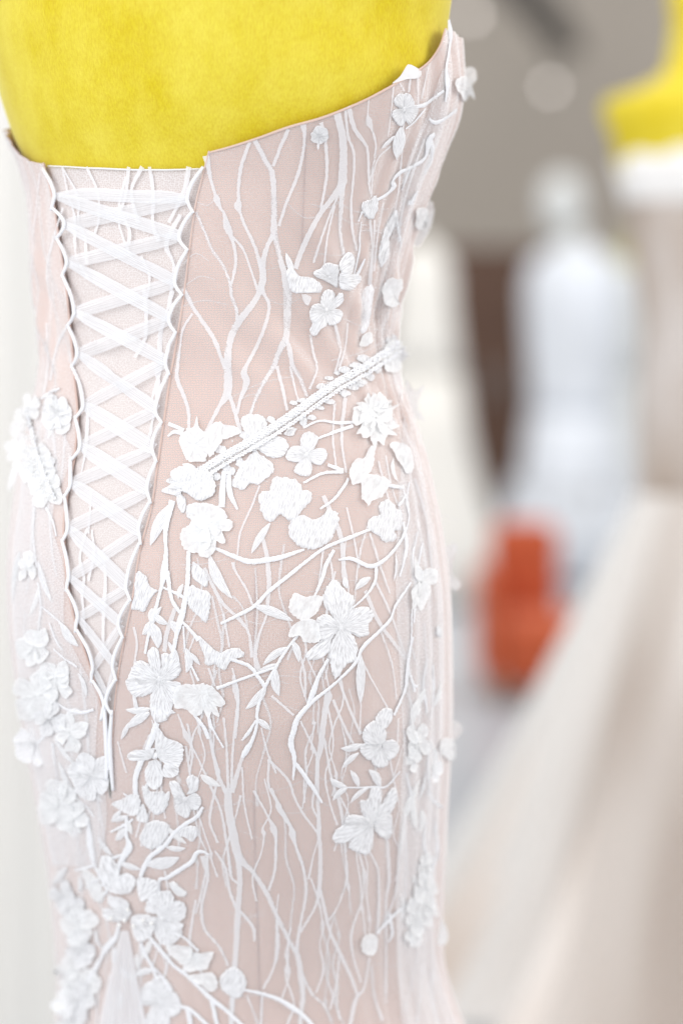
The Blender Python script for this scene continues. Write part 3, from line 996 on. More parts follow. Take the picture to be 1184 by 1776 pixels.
flower((699, 189), [A2([(620, 660), (570, 640), (562, 595), (600, 560), (640, 572)]), A2([(630, 660), (625, 570), (660, 558), (695, 600), (690, 650)]), A2([(640, 660), (690, 640), (722, 650), (705, 720), (660, 770), (630, 720)]),
                    A2([(620, 670), (640, 740), (610, 785), (570, 755), (545, 710), (560, 670)])], 5)
leaf((695, 220), (686, 277), 24)
leaf((683, 235), (659, 257), 11)
strand('vine_stem', [(768, 157, 6), (748, 172, 7), (733, 182, 9), (717, 185, 6)], .0014, .001, M_cord, dress, .12)
strand('vine_stem', [(702, 223, 4), (720, 208, 5), (736, 188, 4)], .0014, .001, M_cord, dress, .12)
strand('vine_stem', [(776, 34, 8), (779, 60, 14), (776, 90, 10), (772, 120, 8), (774, 145, 16), (772, 165, 12), (770, 176, 6)], .0018, .0016, M_cord, dress, .15)
strand('vine_stem', [(790, 190, 9), (770, 205, 8), (753, 212, 9), (742, 205, 5)], .0014, .001, M_cord, dress, .15)
strand('vine_stem', [(752, 232, 10), (743, 242, 15), (736, 272, 9), (718, 286, 8), (692, 299, 9), (678, 315, 11), (682, 322, 13), (667, 338, 8), (652, 347, 6)], .0014, .0012, M_cord, dress, .15)
strand('vine_stem', [(742, 236, 9), (748, 255, 13), (746, 278, 14), (735, 300, 9)], .0014, .0012, M_cord, dress, .15)
strand('vine_stem', [(712, 288, 6), (704, 306, 6), (695, 330, 4)], .0014, .0008, M_cord, dress, .15)
strand('vine_stem', [(722, 330, 8), (712, 350, 14), (706, 352, 10)], .0014, .0008, M_cord, dress, .15)
piece(A3([(345, 200), (400, 180), (430, 150), (455, 180), (450, 250), (420, 310), (380, 310), (350, 270)]), fray=.08)
strand('vine_stem', [(627, 366, 6), (620, 384, 4)], .001, .0008, M_cord, dress, .1)
strand('vine_stem', [(625, 384, 4), (622, 410, 6), (622, 435, 5), (613, 476, 4)], .001, .0008, M_cord, dress, .1)
strand('vine_stem', [(632, 448, 4), (622, 470, 7), (612, 486, 9)], .001, .0008, M_cord, dress, .1)
generic(553, 234, 13, .3, 6, 1, 0.0, M_emb, 0, .001, .9)
leaf((551, 246), (551, 260), 5)

# a sewn tag folded over the neckline
patch('folded_tag', A2([(545, 492), (600, 440), (655, 362), (740, 408), (722, 455), (640, 462)]), 0.0018, .0003, .0016, M_tag, dress, 0, 6, 0)

# round the belt and below it
generic(646, 728, 44, .4, 6, .85, .006, M_organza, .08, .003, .85)
generic(640, 712, 30, .9, 5, .85, .004, M_organza, .1, .004, .8)
A5 = lambda p: Z(560, 580, K, p)
piece(A5([(170, 960), (210, 860), (270, 850), (310, 770), (335, 800), (325, 900), (290, 970), (210, 1030)]), .003, .001, .004, M_organza, name='applique_flower')
piece(A5([(250, 960), (330, 965), (440, 1000), (400, 1100), (330, 1140), (300, 1175), (270, 1130), (250, 1130), (255, 1040)]), .0036, .001, .004, M_organza)
piece(A5([(450, 760), (520, 740), (590, 800), (610, 920), (570, 960), (520, 900), (480, 840)]), .003, .001, .003, M_organza)
piece(A5([(570, 320), (625, 385), (690, 350), (655, 440), (640, 520), (600, 510), (560, 430)]), .003, .001, .004, M_organza, name='applique_flower')
piece(A5([(600, 470), (650, 520), (692, 590), (620, 570), (570, 540)]), .004, .001, .003, M_organza)
piece(A5([(400, 130), (430, 50), (480, 45), (520, 120), (530, 200), (500, 260), (420, 250)]), .003, .001, .003, M_organza)
piece(A7([(930, 340), (970, 320), (995, 360), (970, 450), (950, 540), (905, 500), (890, 420)]), .003, .001, .004, M_organza, name='applique_flower')
piece(A7([(920, 500), (985, 560), (1025, 610), (980, 655), (940, 600)]), .003, .001, .003, M_organza)
flower((728, 1006), [A7([(740, 580), (690, 560), (688, 480), (735, 505)]), A7([(750, 590), (745, 510), (830, 498), (838, 600)]), A7([(740, 590), (790, 610), (780, 700), (730, 785), (705, 690)]), A7([(730, 600), (690, 780), (675, 770), (672, 640)])], 4, .003, .0006, .004, M_organza)
piece(A7([(850, 900), (870, 890), (885, 965), (855, 960)]), .002)
A4b = lambda p: Z(540, 1150, K, p)
flower((656, 1292), [A4b([(470, 450), (435, 390), (450, 345), (500, 300), (550, 322), (545, 390), (510, 440)]), A4b([(470, 540), (500, 530), (560, 525), (597, 570), (570, 640), (510, 660)]), A4b([(460, 560), (520, 665), (500, 708), (440, 710), (408, 655)]),
                     A4b([(460, 560), (405, 662), (350, 632), (326, 585), (370, 540)]), A4b([(470, 560), (372, 545), (344, 480), (390, 410), (440, 395), (500, 450), (505, 530)])], 4)
leaf((627, 1290), (590, 1297), 15, -3)
leaf((621, 1305), (592, 1332), 13, 2)
C8 = lambda p: Z(350, 1300, 2.487, p)
flower((640, 1428), [C8([(725, 320), (690, 280), (680, 220), (712, 213), (728, 165), (765, 165), (772, 220), (755, 290)]), C8([(735, 310), (780, 220), (820, 163), (842, 200), (812, 270)]), C8([(745, 310), (812, 275), (815, 370), (780, 382), (745, 350)]),
                     C8([(730, 310), (738, 360), (725, 442), (690, 446), (630, 420), (660, 370)]), C8([(730, 310), (650, 385), (600, 402), (563, 390), (575, 345), (610, 320), (625, 285), (670, 280)])], 5)
strand('vine_stem', [(692, 1337, 4), (669, 1363, 5), (649, 1364, 5), (624, 1365, 4), (600, 1365, 3)], .0014, .0008, M_cord, dress, .1)
for a, b, w, bd in (((600, 1364), (571, 1348), 12, -3), ((621, 1364), (606, 1335), 11, 2), ((658, 1363), (638, 1334), 16, 3), ((602, 1365), (576, 1388), 13, 3), ((637, 1366), (606, 1392), 12, 3)):
    leaf(a, b, w, bd)
generic(720, 1288, 28, .2, 5, .6, .004)
generic(748, 1330, 26, 1.2, 5, .6, .004)
generic(712, 1316, 18, 1.2, 4, .6, .004)
piece([(774, 1256), (788, 1250), (801, 1262), (796, 1276), (784, 1284), (772, 1276)], .003, .001, .004, M_organza, name='applique_flower')
piece([(764, 1280), (782, 1282), (789, 1300), (784, 1320), (768, 1312), (758, 1296)], .003, .001, .004, M_organza)
leaf((726, 1352), (697, 1428), 20, 2, material=M_organza)
leaf((736, 1338), (724, 1388), 9, -3)
strand('vine_stem', [(738, 1370, 5), (752, 1390, 6), (766, 1400, 5)], .0014, .0008, M_cord, dress, .1)
leaf((736, 1195), (712, 1262), 24, 4, material=M_organza)
for x, y, r, sq in ((735, 1500, 18, .6), (735, 1540, 26, .6), (722, 1588, 26, .7), (714, 1622, 18, .7), (742, 1575, 20, .6)):
    generic(x, y, r, random.uniform(0, 1), 5, sq, .004)
piece([(755, 1598), (766, 1596), (775, 1620), (770, 1638), (754, 1634)], .003, .001, .003, M_organza)
A22 = lambda p: Z(560, 1476, K, p)
piece(A22([(245, 620), (270, 570), (330, 555), (365, 590), (350, 680), (320, 705), (270, 690)]), .003, .001, .004, M_organza)
strand('vine_stem', A22([(360, 560, 6), (440, 480, 10), (520, 400, 8), (600, 350, 8)]), .0014, .0008, M_cord, dress, .15)
strand('vine_stem', A22([(450, 420, 6), (470, 560, 7), (440, 620, 5)]), .0014, .0008, M_cord, dress, .15)

# left of centre
flower((339, 771), [A6([(310, 280), (250, 180), (300, 168), (328, 90), (342, 170), (372, 205)]), A6([(310, 280), (370, 200), (400, 230), (402, 320), (380, 380)]), A6([(310, 280), (390, 390), (330, 402), (268, 392)]), A6([(310, 280), (265, 390), (235, 330), (205, 250), (255, 190)])], 6, .003, .0008, .004, M_organza)
piece(A6([(385, 210), (420, 150), (470, 130), (500, 150), (490, 200), (500, 250), (470, 300), (420, 370), (400, 340), (385, 270)]), .003, .001, .005, M_organza)
piece(A6([(490, 150), (590, 165), (625, 200), (560, 232), (505, 250), (480, 200)]), .0036, .001, .004, M_organza)
flower((440, 776), [A6([(700, 260), (650, 200), (620, 110), (680, 75), (760, 80), (800, 130), (790, 190), (740, 230)]), A6([(720, 290), (760, 245), (850, 220), (932, 250), (942, 320), (880, 372), (800, 360)]), A6([(710, 330), (760, 350), (830, 400), (852, 460), (800, 510), (740, 552), (680, 550), (640, 590), (580, 572), (570, 520), (620, 430)])], 8)
piece(A6([(220, 540), (300, 480), (400, 480), (440, 560), (440, 620), (380, 660), (320, 660), (270, 620), (230, 600)]))
flower((354, 916), [A6([(270, 700), (340, 680), (420, 690), (500, 720), (530, 790), (480, 850), (380, 870), (290, 800)]), A6([(230, 860), (320, 825), (400, 850), (420, 960), (350, 1020), (250, 1000), (220, 930)]),
                    A6([(390, 850), (480, 870), (460, 920), (450, 1000), (400, 1052), (340, 1030), (350, 920)]), A6([(420, 800), (530, 790), (572, 820), (550, 870), (490, 880), (522, 940), (500, 962), (430, 900)]), A6([(300, 780), (400, 770), (470, 830), (440, 930), (340, 940), (280, 870)])], 6, .003, .001, .005, M_organza)
piece(A6([(80, 600), (120, 570), (170, 580), (220, 600), (200, 630), (130, 620)]), .003)
leaf((296, 876), (262, 946), 22, 3)
piece(A6([(185, 640), (240, 640), (250, 700), (235, 750), (200, 720)]))
piece(A6([(255, 700), (290, 690), (300, 760), (270, 790), (250, 760)]), .0016)
strand('vine_stem', [(293, 735, 8), (305, 740, 8), (320, 747, 8)], .0014, .001, M_cord, dress, .15)
strand('vine_stem', [(292, 757, 4), (303, 749, 8), (318, 752, 9)], .0014, .001, M_cord, dress, .15)
strand('vine_stem', [(389, 818, 10), (386, 852, 13), (385, 880, 13)], .0014, .001, M_cord, dress, .15)
strand('vine_stem', [(397, 824, 9), (399, 855, 12), (412, 884, 4)], .0014, .001, M_cord, dress, .15)
A8 = lambda p: Z(180, 960, K, p)
piece(A8([(230, 125), (290, 150), (320, 220), (370, 255), (330, 300), (290, 385), (240, 390), (190, 375), (210, 290), (215, 200)]))
piece(A8([(610, 60), (660, 90), (710, 150), (705, 230), (640, 190), (605, 150)]))
piece(A8([(590, 220), (650, 240), (725, 270), (730, 360), (700, 470), (650, 430), (580, 350)]))
leaf((364, 964), (403, 1038), 19, 6)
leaf((468, 908), (436, 960), 13, 2)
SN = [
    [(374, 951, 6), (402, 963, 9), (432, 974, 11), (463, 971, 11), (488, 966, 10), (527, 953, 5)],
    [(641, 918, 6), (603, 933, 8), (565, 949, 7), (540, 966, 7), (494, 1003, 8), (463, 1028, 8), (441, 1051, 8), (400, 1073, 7), (383, 1081, 5)],
    [(578, 954, 7), (565, 979, 9), (558, 1002, 8), (545, 1034, 5)], [(585, 971, 4), (608, 969, 8), (641, 982, 9), (667, 969, 8), (692, 939, 7), (705, 908, 6), (706, 880, 5), (697, 850, 4)],
    [(651, 980, 8), (649, 1007, 8), (634, 1032, 5), (610, 1054, 4)], [(711, 1010, 6), (684, 1050, 8), (672, 1078, 8), (629, 1121, 9), (615, 1149, 8), (577, 1187, 7), (542, 1215, 9), (517, 1243, 12), (509, 1266, 12), (504, 1288, 12), (510, 1314, 9), (508, 1352, 4)],
    [(512, 1322, 8), (536, 1356, 9), (558, 1391, 4)], [(568, 1142, 7), (552, 1172, 9), (542, 1200, 13), (533, 1222, 6)], [(517, 1100, 5), (496, 1127, 6), (476, 1160, 7), (456, 1198, 7), (446, 1233, 7), (446, 1253, 6), (438, 1281, 8), (427, 1301, 13), (420, 1313, 7)],
    [(444, 1248, 4), (432, 1268, 8), (420, 1283, 4)], [(376, 1193, 8), (403, 1183, 7), (438, 1170, 6), (476, 1157, 6)], [(316, 1076, 5), (337, 1099, 8), (345, 1110, 10)], [(398, 1140, 8), (408, 1145, 8), (433, 1155, 8), (449, 1175, 8), (460, 1190, 10)],
    [(300, 868, 14), (290, 908, 12), (288, 933, 9), (289, 960, 9), (286, 990, 16), (281, 1018, 8), (271, 1056, 8), (264, 1076, 9)], [(290, 990, 13), (294, 1011, 9), (299, 1039, 8), (313, 1062, 8)], [(328, 955, 9), (326, 1011, 10), (319, 1056, 12), (314, 1074, 14), (307, 1102, 9), (299, 1140, 9)],
    [(319, 1085, 4), (321, 1126, 4)], [(328, 1145, 4), (345, 1180, 6)], [(260, 1094, 7), (253, 1133, 6)], [(706, 1140, 8), (703, 1175, 10), (701, 1192, 9), (692, 1216, 9), (681, 1240, 7)], [(713, 1055, 4), (711, 1113, 5), (706, 1150, 8)], [(711, 1176, 7), (716, 1188, 6), (722, 1190, 5)],
    [(567, 806, 7), (594, 817, 9)], [(525, 838, 5), (560, 821, 6), (594, 819, 7)], [(628, 732, 6), (586, 734, 7), (552, 731, 5), (525, 742, 5)], [(611, 739, 7), (582, 749, 7), (550, 761, 5)], [(554, 883, 4), (577, 867, 6), (594, 846, 7), (603, 830, 6)], [(698, 846, 8), (670, 842, 7), (650, 830, 6)],
    [(702, 858, 6), (690, 878, 7)], [(708, 836, 4), (703, 870, 5), (706, 890, 5)], [(274, 1252, 12), (264, 1281, 14), (254, 1306, 10), (246, 1320, 13), (237, 1347, 12), (236, 1376, 12)], [(353, 1398, 6), (342, 1415, 9), (322, 1428, 9), (304, 1443, 9), (286, 1466, 9), (261, 1486, 10), (248, 1511, 10), (245, 1522, 8)],
    [(363, 1481, 4), (352, 1476, 8), (342, 1478, 9), (332, 1494, 10), (307, 1511, 10), (290, 1522, 8), (278, 1525, 8), (274, 1548, 8), (256, 1566, 7)], [(221, 1415, 8), (221, 1448, 9), (226, 1466, 17), (216, 1484, 14), (208, 1501, 9), (207, 1516, 6)], [(154, 1414, 8), (156, 1435, 12), (158, 1460, 20), (162, 1484, 17), (167, 1504, 8), (187, 1542, 8)],
    [(209, 1598, 9), (202, 1625, 11), (186, 1643, 14), (176, 1663, 9), (159, 1694, 15), (147, 1719, 6)], [(245, 1634, 9), (255, 1658, 10), (267, 1679, 9), (273, 1698, 8)], [(270, 1678, 5), (288, 1700, 7), (296, 1716, 6)], [(260, 1623, 9), (283, 1651, 12), (303, 1674, 9), (323, 1689, 10), (345, 1710, 10), (368, 1732, 12), (391, 1750, 9), (423, 1780, 9)],
    [(368, 1735, 9), (378, 1780, 9)], [(424, 1716, 6), (454, 1722, 8), (482, 1732, 9), (507, 1747, 11), (527, 1762, 9), (545, 1782, 8)], [(314, 1744, 8), (333, 1752, 10), (364, 1780, 8)], [(326, 1750, 8), (331, 1782, 9)], [(293, 1612, 5), (320, 1625, 6), (345, 1648, 7)], [(362, 1240, 7), (366, 1258, 8), (372, 1268, 5), (388, 1296, 4)],
    [(335, 1235, 6), (355, 1262, 9), (362, 1280, 8)], [(80, 1196, 6), (110, 1225, 6), (140, 1235, 7), (165, 1230, 6)], [(93, 1286, 8), (97, 1320, 7), (103, 1360, 6)], [(68, 1010, 6), (73, 1052, 7), (70, 1080, 6), (68, 1106, 5)], [(74, 1052, 4), (101, 1074, 5), (112, 1088, 5)], [(95, 1125, 5), (112, 1140, 5), (136, 1156, 5)],
    [(106, 674, 5), (88, 682, 7), (74, 692, 5)], [(62, 880, 6), (60, 930, 7), (66, 985, 6)], [(100, 930, 5), (94, 905, 6), (82, 880, 5)], [(88, 1080, 5), (100, 1112, 6), (112, 1128, 4)], [(130, 1700, 5), (118, 1740, 6), (112, 1790, 6)], [(150, 1725, 6), (136, 1770, 7), (128, 1800, 6)], [(330, 1755, 6), (336, 1800, 6)],
    [(700, 780, 6), (702, 820, 4)], [(718, 1040, 5), (716, 1080, 4)],
]
for i, s in enumerate(SN):
    strand('vine_stem', s, 0.0020 + 0.0002 * (i % 4), 0.0011, M_cord, dress, 0.26, 2.6, 4)
for a, b, w, bd in (((641, 1002), (614, 1023), 14, 2), ((684, 960), (681, 1008), 8, -3), ((506, 1111), (518, 1148), 13, -3), ((499, 1122), (456, 1153), 14, 3), ((479, 1161), (484, 1206), 16, 4), ((461, 1190), (426, 1229), 16, -3), ((447, 1246), (469, 1265), 12, 0),
                    ((479, 1151), (448, 1163), 9, 0), ((441, 1050), (508, 1077), 17, -2), ((624, 1136), (624, 1221), 20, 0), ((323, 1124), (324, 1166), 15, -5), ((330, 1131), (348, 1153), 9, 0), ((262, 1077), (248, 1100), 15, -3), ((264, 1080), (275, 1124), 22, -3),
                    ((262, 1228), (219, 1230), 14, -3), ((261, 1235), (222, 1262), 17, 2), ((226, 1252), (211, 1282), 9, 0), ((256, 1499), (312, 1486), 24, 3), ((289, 1468), (323, 1470), 12, 2), ((220, 1436), (202, 1457), 14, 0), ((212, 1405), (194, 1424), 10, 0), ((201, 1640), (197, 1674), 12, 0),
                    ((37, 957), (23, 1044), 28, 3), ((68, 974), (92, 1044), 19, 3), ((107, 1080), (138, 1120), 22, 3), ((96, 1280), (133, 1326), 15, 3), ((104, 1320), (138, 1388), 22, 4), ((36, 796), (16, 852), 15, 0), ((294, 1530), (322, 1548), 12, 2), ((560, 1030), (566, 1058), 8, 0),
                    ((600, 1020), (596, 1000), 12, 0)):
    leaf(a, b, w, bd)
patch('leaf', A8([(640, 560), (700, 600), (760, 660), (800, 680), (790, 740), (700, 760), (690, 700)]), .0016, .0008, 0, M_emb, dress, .0004, 5, .05)
patch('leaf', A8([(790, 690), (860, 650), (930, 650), (970, 685), (950, 705), (870, 735), (830, 795), (770, 760)]), .002, .0008, 0, M_emb, dress, .0004, 5, .05)

flower((279, 1178), [A8([(390, 860), (340, 800), (305, 720), (310, 660), (345, 640), (380, 670), (395, 760)]), A8([(390, 860), (400, 760), (400, 690), (460, 685), (520, 740), (530, 800), (500, 850), (440, 870)]),
                     A8([(390, 860), (340, 940), (260, 980), (200, 970), (155, 890), (175, 830), (220, 740), (290, 740), (350, 800)]), A8([(390, 860), (430, 920), (470, 1000), (470, 1080), (430, 1140), (370, 1155), (330, 1100), (320, 990), (350, 920)]),
                     A8([(390, 860), (450, 870), (530, 880), (520, 950), (490, 1030), (450, 980)])], 7, .002)
flower((352, 1200), [A8([(520, 890), (640, 890), (690, 880), (720, 960), (690, 1060), (640, 1110), (560, 1060), (490, 1040), (490, 950)]), A8([(680, 900), (740, 900), (800, 960), (838, 1020), (790, 1040), (720, 1000)]), A8([(690, 960), (750, 990), (795, 1110), (745, 1080), (700, 1020)]), A8([(670, 980), (710, 1010), (740, 1070), (722, 1122), (690, 1070)])], 4, .003, .001, .003, M_organza)
A9 = lambda p: Z(180, 1220, K, p)
flower((270, 1310), [A9([(360, 140), (430, 220), (520, 260), (550, 300), (545, 370), (510, 430), (440, 420), (400, 380), (360, 300)]), A9([(430, 400), (500, 420), (522, 460), (480, 500), (410, 480)]), A9([(360, 300), (300, 310), (230, 310), (175, 340), (190, 380), (250, 385), (330, 370)]),
                     A9([(330, 380), (390, 390), (412, 480), (400, 550), (350, 580), (300, 540), (290, 460)])], 6, .0024, .001, .002, M_emb)
piece(A9([(270, 560), (330, 600), (410, 600), (440, 660), (430, 720), (370, 760), (330, 740), (280, 660)]), name='applique_flower')
flower((322, 1385), [A9([(560, 650), (500, 690), (480, 640), (450, 540), (500, 530), (540, 590)]), A9([(570, 620), (585, 580), (565, 520), (600, 485), (650, 510), (652, 570), (630, 605)]), A9([(570, 640), (635, 610), (670, 660), (650, 720), (600, 720)]), A9([(560, 650), (600, 720), (580, 780), (540, 772), (500, 740), (495, 690)])], 5)
piece(A9([(60, 680), (130, 650), (210, 610), (255, 640), (250, 740), (200, 760), (150, 740)]), cup=.002)
leaf((224, 1414), (194, 1424), 10)
piece(A9([(240, 740), (280, 680), (310, 770), (290, 810), (230, 790)]), cup=.002)
piece(A9([(250, 900), (310, 810), (390, 800), (450, 830), (455, 880), (420, 940), (350, 990), (300, 990), (260, 950)]), name='applique_flower')
piece(A9([(500, 890), (560, 840), (630, 840), (645, 890), (610, 945), (560, 915)]), name='leaf')
A10 = lambda p: Z(80, 1476, K, p)
flower((223, 1581), [A10([(380, 50), (430, 20), (490, 80), (510, 150), (480, 230), (420, 230), (380, 170)]), A10([(430, 230), (520, 155), (590, 150), (625, 190), (590, 270), (520, 290), (450, 270)]), A10([(630, 180), (750, 185), (780, 230), (750, 290), (690, 330), (650, 320)]),
                     A10([(440, 300), (520, 310), (580, 350), (570, 420), (500, 410), (450, 360)]), A10([(600, 440), (680, 420), (760, 470), (720, 580), (640, 610), (600, 540)]), A10([(420, 380), (560, 420), (560, 470), (450, 470), (400, 430)])], 8, .003, .001, .002, M_emb)
flower((282, 1590), [A10([(690, 400), (720, 310), (780, 270), (850, 260), (880, 310), (850, 380), (770, 420)]), A10([(760, 420), (860, 340), (930, 330), (968, 390), (940, 460), (860, 480)]), A10([(740, 440), (860, 480), (940, 480), (935, 560), (900, 610), (830, 640), (770, 600), (740, 520)])], 5, .004, .001, .0015, M_emb)
piece(A10([(250, 110), (330, 160), (380, 230), (400, 330), (350, 350), (310, 300), (270, 200)]), material=M_organza)
b = bead_mesh('pearl', [(202, 1587), (224, 1590), (255, 1590), (270, 1595), (240, 1600), (231, 1572), (215, 1598)], 4, .005, M_bead, dress)
flower((345, 1663), [A10([(830, 650), (900, 630), (1000, 650), (1010, 700), (970, 760), (920, 760)]), A10([(960, 740), (1010, 700), (1150, 680), (1120, 760), (1100, 800), (950, 810)]), A10([(960, 850), (1060, 830), (1150, 820), (1175, 870), (1170, 945), (1110, 950), (1060, 900)])], 4, .003, .001, .004, M_organza)
A11 = lambda p: Z(340, 1476, K, p)
piece(A11([(165, 860), (250, 785), (320, 830), (345, 910), (300, 1000), (220, 980), (170, 930)]), .003, .0014, name='applique_flower')
flower((280, 1737), [A10([(790, 1020), (700, 1060), (660, 1030), (665, 920), (720, 890), (750, 940)]), A10([(790, 1020), (740, 940), (750, 850), (830, 880), (870, 960)]), A10([(790, 1020), (870, 960), (920, 1020), (922, 1100), (840, 1130)]), A10([(780, 1030), (850, 1130), (830, 1200), (690, 1200), (700, 1100)])], 6)
piece(A10([(870, 200), (930, 250), (968, 280), (950, 310), (900, 300), (850, 240)]), material=M_organza)
for x, y, r, n in ((143, 1606, 24, 5), (143, 1643, 22, 5), (118, 1686, 18, 4), (122, 1724, 15, 4), (140, 1732, 22, 5), (130, 1764, 24, 5), (66, 1205, 30, 5), (104, 1188, 24, 4), (88, 1246, 21, 4), (62, 1289, 25, 5), (126, 1269, 22, 4), (162, 1342, 28, 5), (108, 1396, 30, 6), (132, 1418, 20, 5), (64, 1120, 23, 5), (101, 1172, 21, 4),
                  (46, 738, 26, 5), (42, 782, 24, 5), (66, 806, 26, 5), (86, 846, 24, 5), (22, 783, 15, 4), (58, 708, 18, 4), (50, 985, 18, 4)):
    generic(x, y, r, random.uniform(0, 1.5), n, .85 if x > 60 else .7, .004, M_organza if random.random() < .7 else M_emb)

# a second layer of lace net begins at the belt and wraps both flanks
def flank(name, y0, y1, inner, outer, lift):
    v, uv = [], []
    a_, b_ = 26, 120
    for j in range(b_):
        y = y0 + (y1 - y0) * j / (b_ - 1)
        xi, xo = inner(y), outer(y)
        for i in range(a_):
            f = i / (a_ - 1)
            p, n = surf(float(xi + (xo - xi) * f), float(y))
            v.append(p + n * (lift + .0012 * noise.noise(Vector((f * 7, y * .012, 4.4)))))
            uv.append((body_inv(p) * .165, p.z))
    return mesh_obj(name, v, grid_faces(a_, b_), M_net2, dress, uv)


flank('lace_overlay', 690, 1500, lambda y: float(interp_px(L_EDGE, min(y, 1380))) - 12 - max(0, 780 - y) * .5 - (8 * math.sin(y * .03)), lambda y: float(np.interp(y, dense, dxl)) + 1, .0011)
flank('lace_overlay', 622, 1790, lambda y: 690 + 6 * math.sin(y * .011) + max(0, 660 - y) * -.3, lambda y: float(np.interp(y, dense, dxr)) - 1, .0011)
flank('lace_overlay', 120, 616, lambda y: float(np.interp(y, [120, 200, 300, 450, 616], [762, 742, 700, 660, 655])) + 5 * math.sin(y * .02), lambda y: float(np.interp(y, dense, dxr)) - 1, .0011)
# the far left flank is covered with small loose flowers and leaves
rl = random.Random(5)
for k in range(13):
    y = rl.uniform(690, 1770)
    xl = float(np.interp(y, dense, dxl))
    x = xl + rl.uniform(10, 72 if y < 1500 else 55)
    if x > interp_px(L_EDGE, min(1380, y)) - 22 or (830 < y < 1100 and x > 80):
        continue
    if k % 3 == 0:
        leaf((x, y), (x + rl.uniform(-18, 22), y + rl.uniform(35, 60)), rl.uniform(12, 20), rl.uniform(-5, 5), material=M_organza if k % 2 else M_emb)
    else:
        generic(x, y, rl.uniform(14, 23), rl.uniform(0, 1.5), rl.choice((4, 5)), .8, .003, M_organza if k % 2 else M_emb)
for k in range(22):
    y = rl.uniform(660, 1560)
    xr = float(np.interp(y, dense, dxr))
    x = xr - rl.uniform(4, 62)
    if k % 2:
        leaf((x, y), (x + rl.uniform(-14, 10), y + rl.uniform(40, 70)), rl.uniform(8, 16), rl.uniform(-5, 5), material=M_organza)
    else:
        strand('vine_stem', [(x, y, 5), (x + rl.uniform(-12, 8), y + 45, 8), (x + rl.uniform(-16, 10), y + 95, 5)], .0012, .001, M_cord, dress, .15)
# stray threads caught in the net
for k in range(60):
    x, y = rl.uniform(300, 700), rl.uniform(300, 1760)
    a, ln = rl.uniform(-.5, .5), rl.uniform(40, 110)
    b = rl.uniform(-18, 18)
    strand('net_thread', [(x, y, 1.3), (x + ln * .5, y + ln * .5 * a + b, 1.6), (x + ln, y + ln * a, 1.2)], .0009, .0001, M_branch, dress, .1, 8, 1)

# finer wavy branches, with small knots, all over the skirt
for k in range(70):
    if k < 46:
        x, y = rl.uniform(235, 715), rl.uniform(880, 1640)
    else:
        x, y = rl.uniform(60, 330), rl.uniform(1080, 1640)
    if x < float(np.interp(y + 180, dense, dxl)) + 25:
        continue
    if y < 1390 and interp_px(L_EDGE, y) - 8 < x < interp_px(R_EDGE, y) + 14:
        continue
    pts, n = [], rl.randint(4, 6)
    kn = rl.randint(1, n - 2)
    for q in range(n):
        if q == kn and rl.random() < .5:
            pts += [(x - 1, y - 8, 4), (x, y, 10), (x + 1, y + 8, 4)]
        else:
            pts.append((x, y, rl.uniform(3, 6)))
        x += rl.uniform(-15, 15)
        y += rl.uniform(35, 52)
    if y < 1390 and interp_px(L_EDGE, y) - 8 < x < interp_px(R_EDGE, y) + 14:
        continue
    strand('lace_branch', pts, 0.0012 + 0.0002 * (k % 4), 0.0001, M_branch, dress, 0.28, 3.5, 2)
# leaves and sprigs that fill the run of flowers beside and below the lacing
for k in range(58):
    f = rl.random()
    y = 1000 + 720 * f
    x = 268 - 30 * f + rl.gauss(0, 40)
    if k % 3 == 2:
        y, x = 1150 + 500 * f, 110 + 40 * f + rl.gauss(0, 28)
    if y < 1390 and interp_px(L_EDGE, y) - 14 < x < interp_px(R_EDGE, y) + 18:
        continue
    a = rl.uniform(.2, 2.9)
    ln = rl.uniform(24, 46)
    if k % 4 == 0:
        strand('vine_stem', [(x, y, 4), (x + ln * .6 * math.cos(a) + 4, y + ln * .6 * math.sin(a), 7), (x + ln * 1.3 * math.cos(a), y + ln * 1.3 * math.sin(a), 4)], .0012, .001, M_cord, dress, .26, 2.6)
    else:
        leaf((x, y), (x + ln * math.cos(a), y + ln * math.sin(a)), rl.uniform(9, 16), rl.uniform(-4, 4), material=M_organza if k % 3 == 0 else M_emb)

# ---- braided belt
BELT = [(306, 846), (340, 829), (400, 792), (460, 757), (520, 716), (560, 686), (600, 660), (640, 636), (684, 606), (694, 598)]
belt = strand('belt', [(x, y, 5) for x, y in BELT], .004, .0008, M_tag, dress, .05, 5, 4)


def braid(off, amp, period, w, lift, ph, parent, path):
    q = spline(path, 2.5)
    d, out = 0.0, []
    for i, p in enumerate(q):
        a, b = q[max(0, i - 1)], q[min(len(q) - 1, i + 1)]
        t = (b - a) / max(1e-6, np.linalg.norm(b - a))
        nrm = np.array([-t[1], t[0]])
        if i:
            d += np.linalg.norm(p - q[i - 1])
        x = p + nrm * (off + amp * math.sin(2 * math.pi * d / period + ph))
        out.append((x[0], x[1], w))
    fl = lambda f: lift + 0.0004 * math.cos(2 * math.pi * f * d / period + ph)
    strand('braid', out, fl, .0018, M_loop, parent, .3, 2.6, 3)


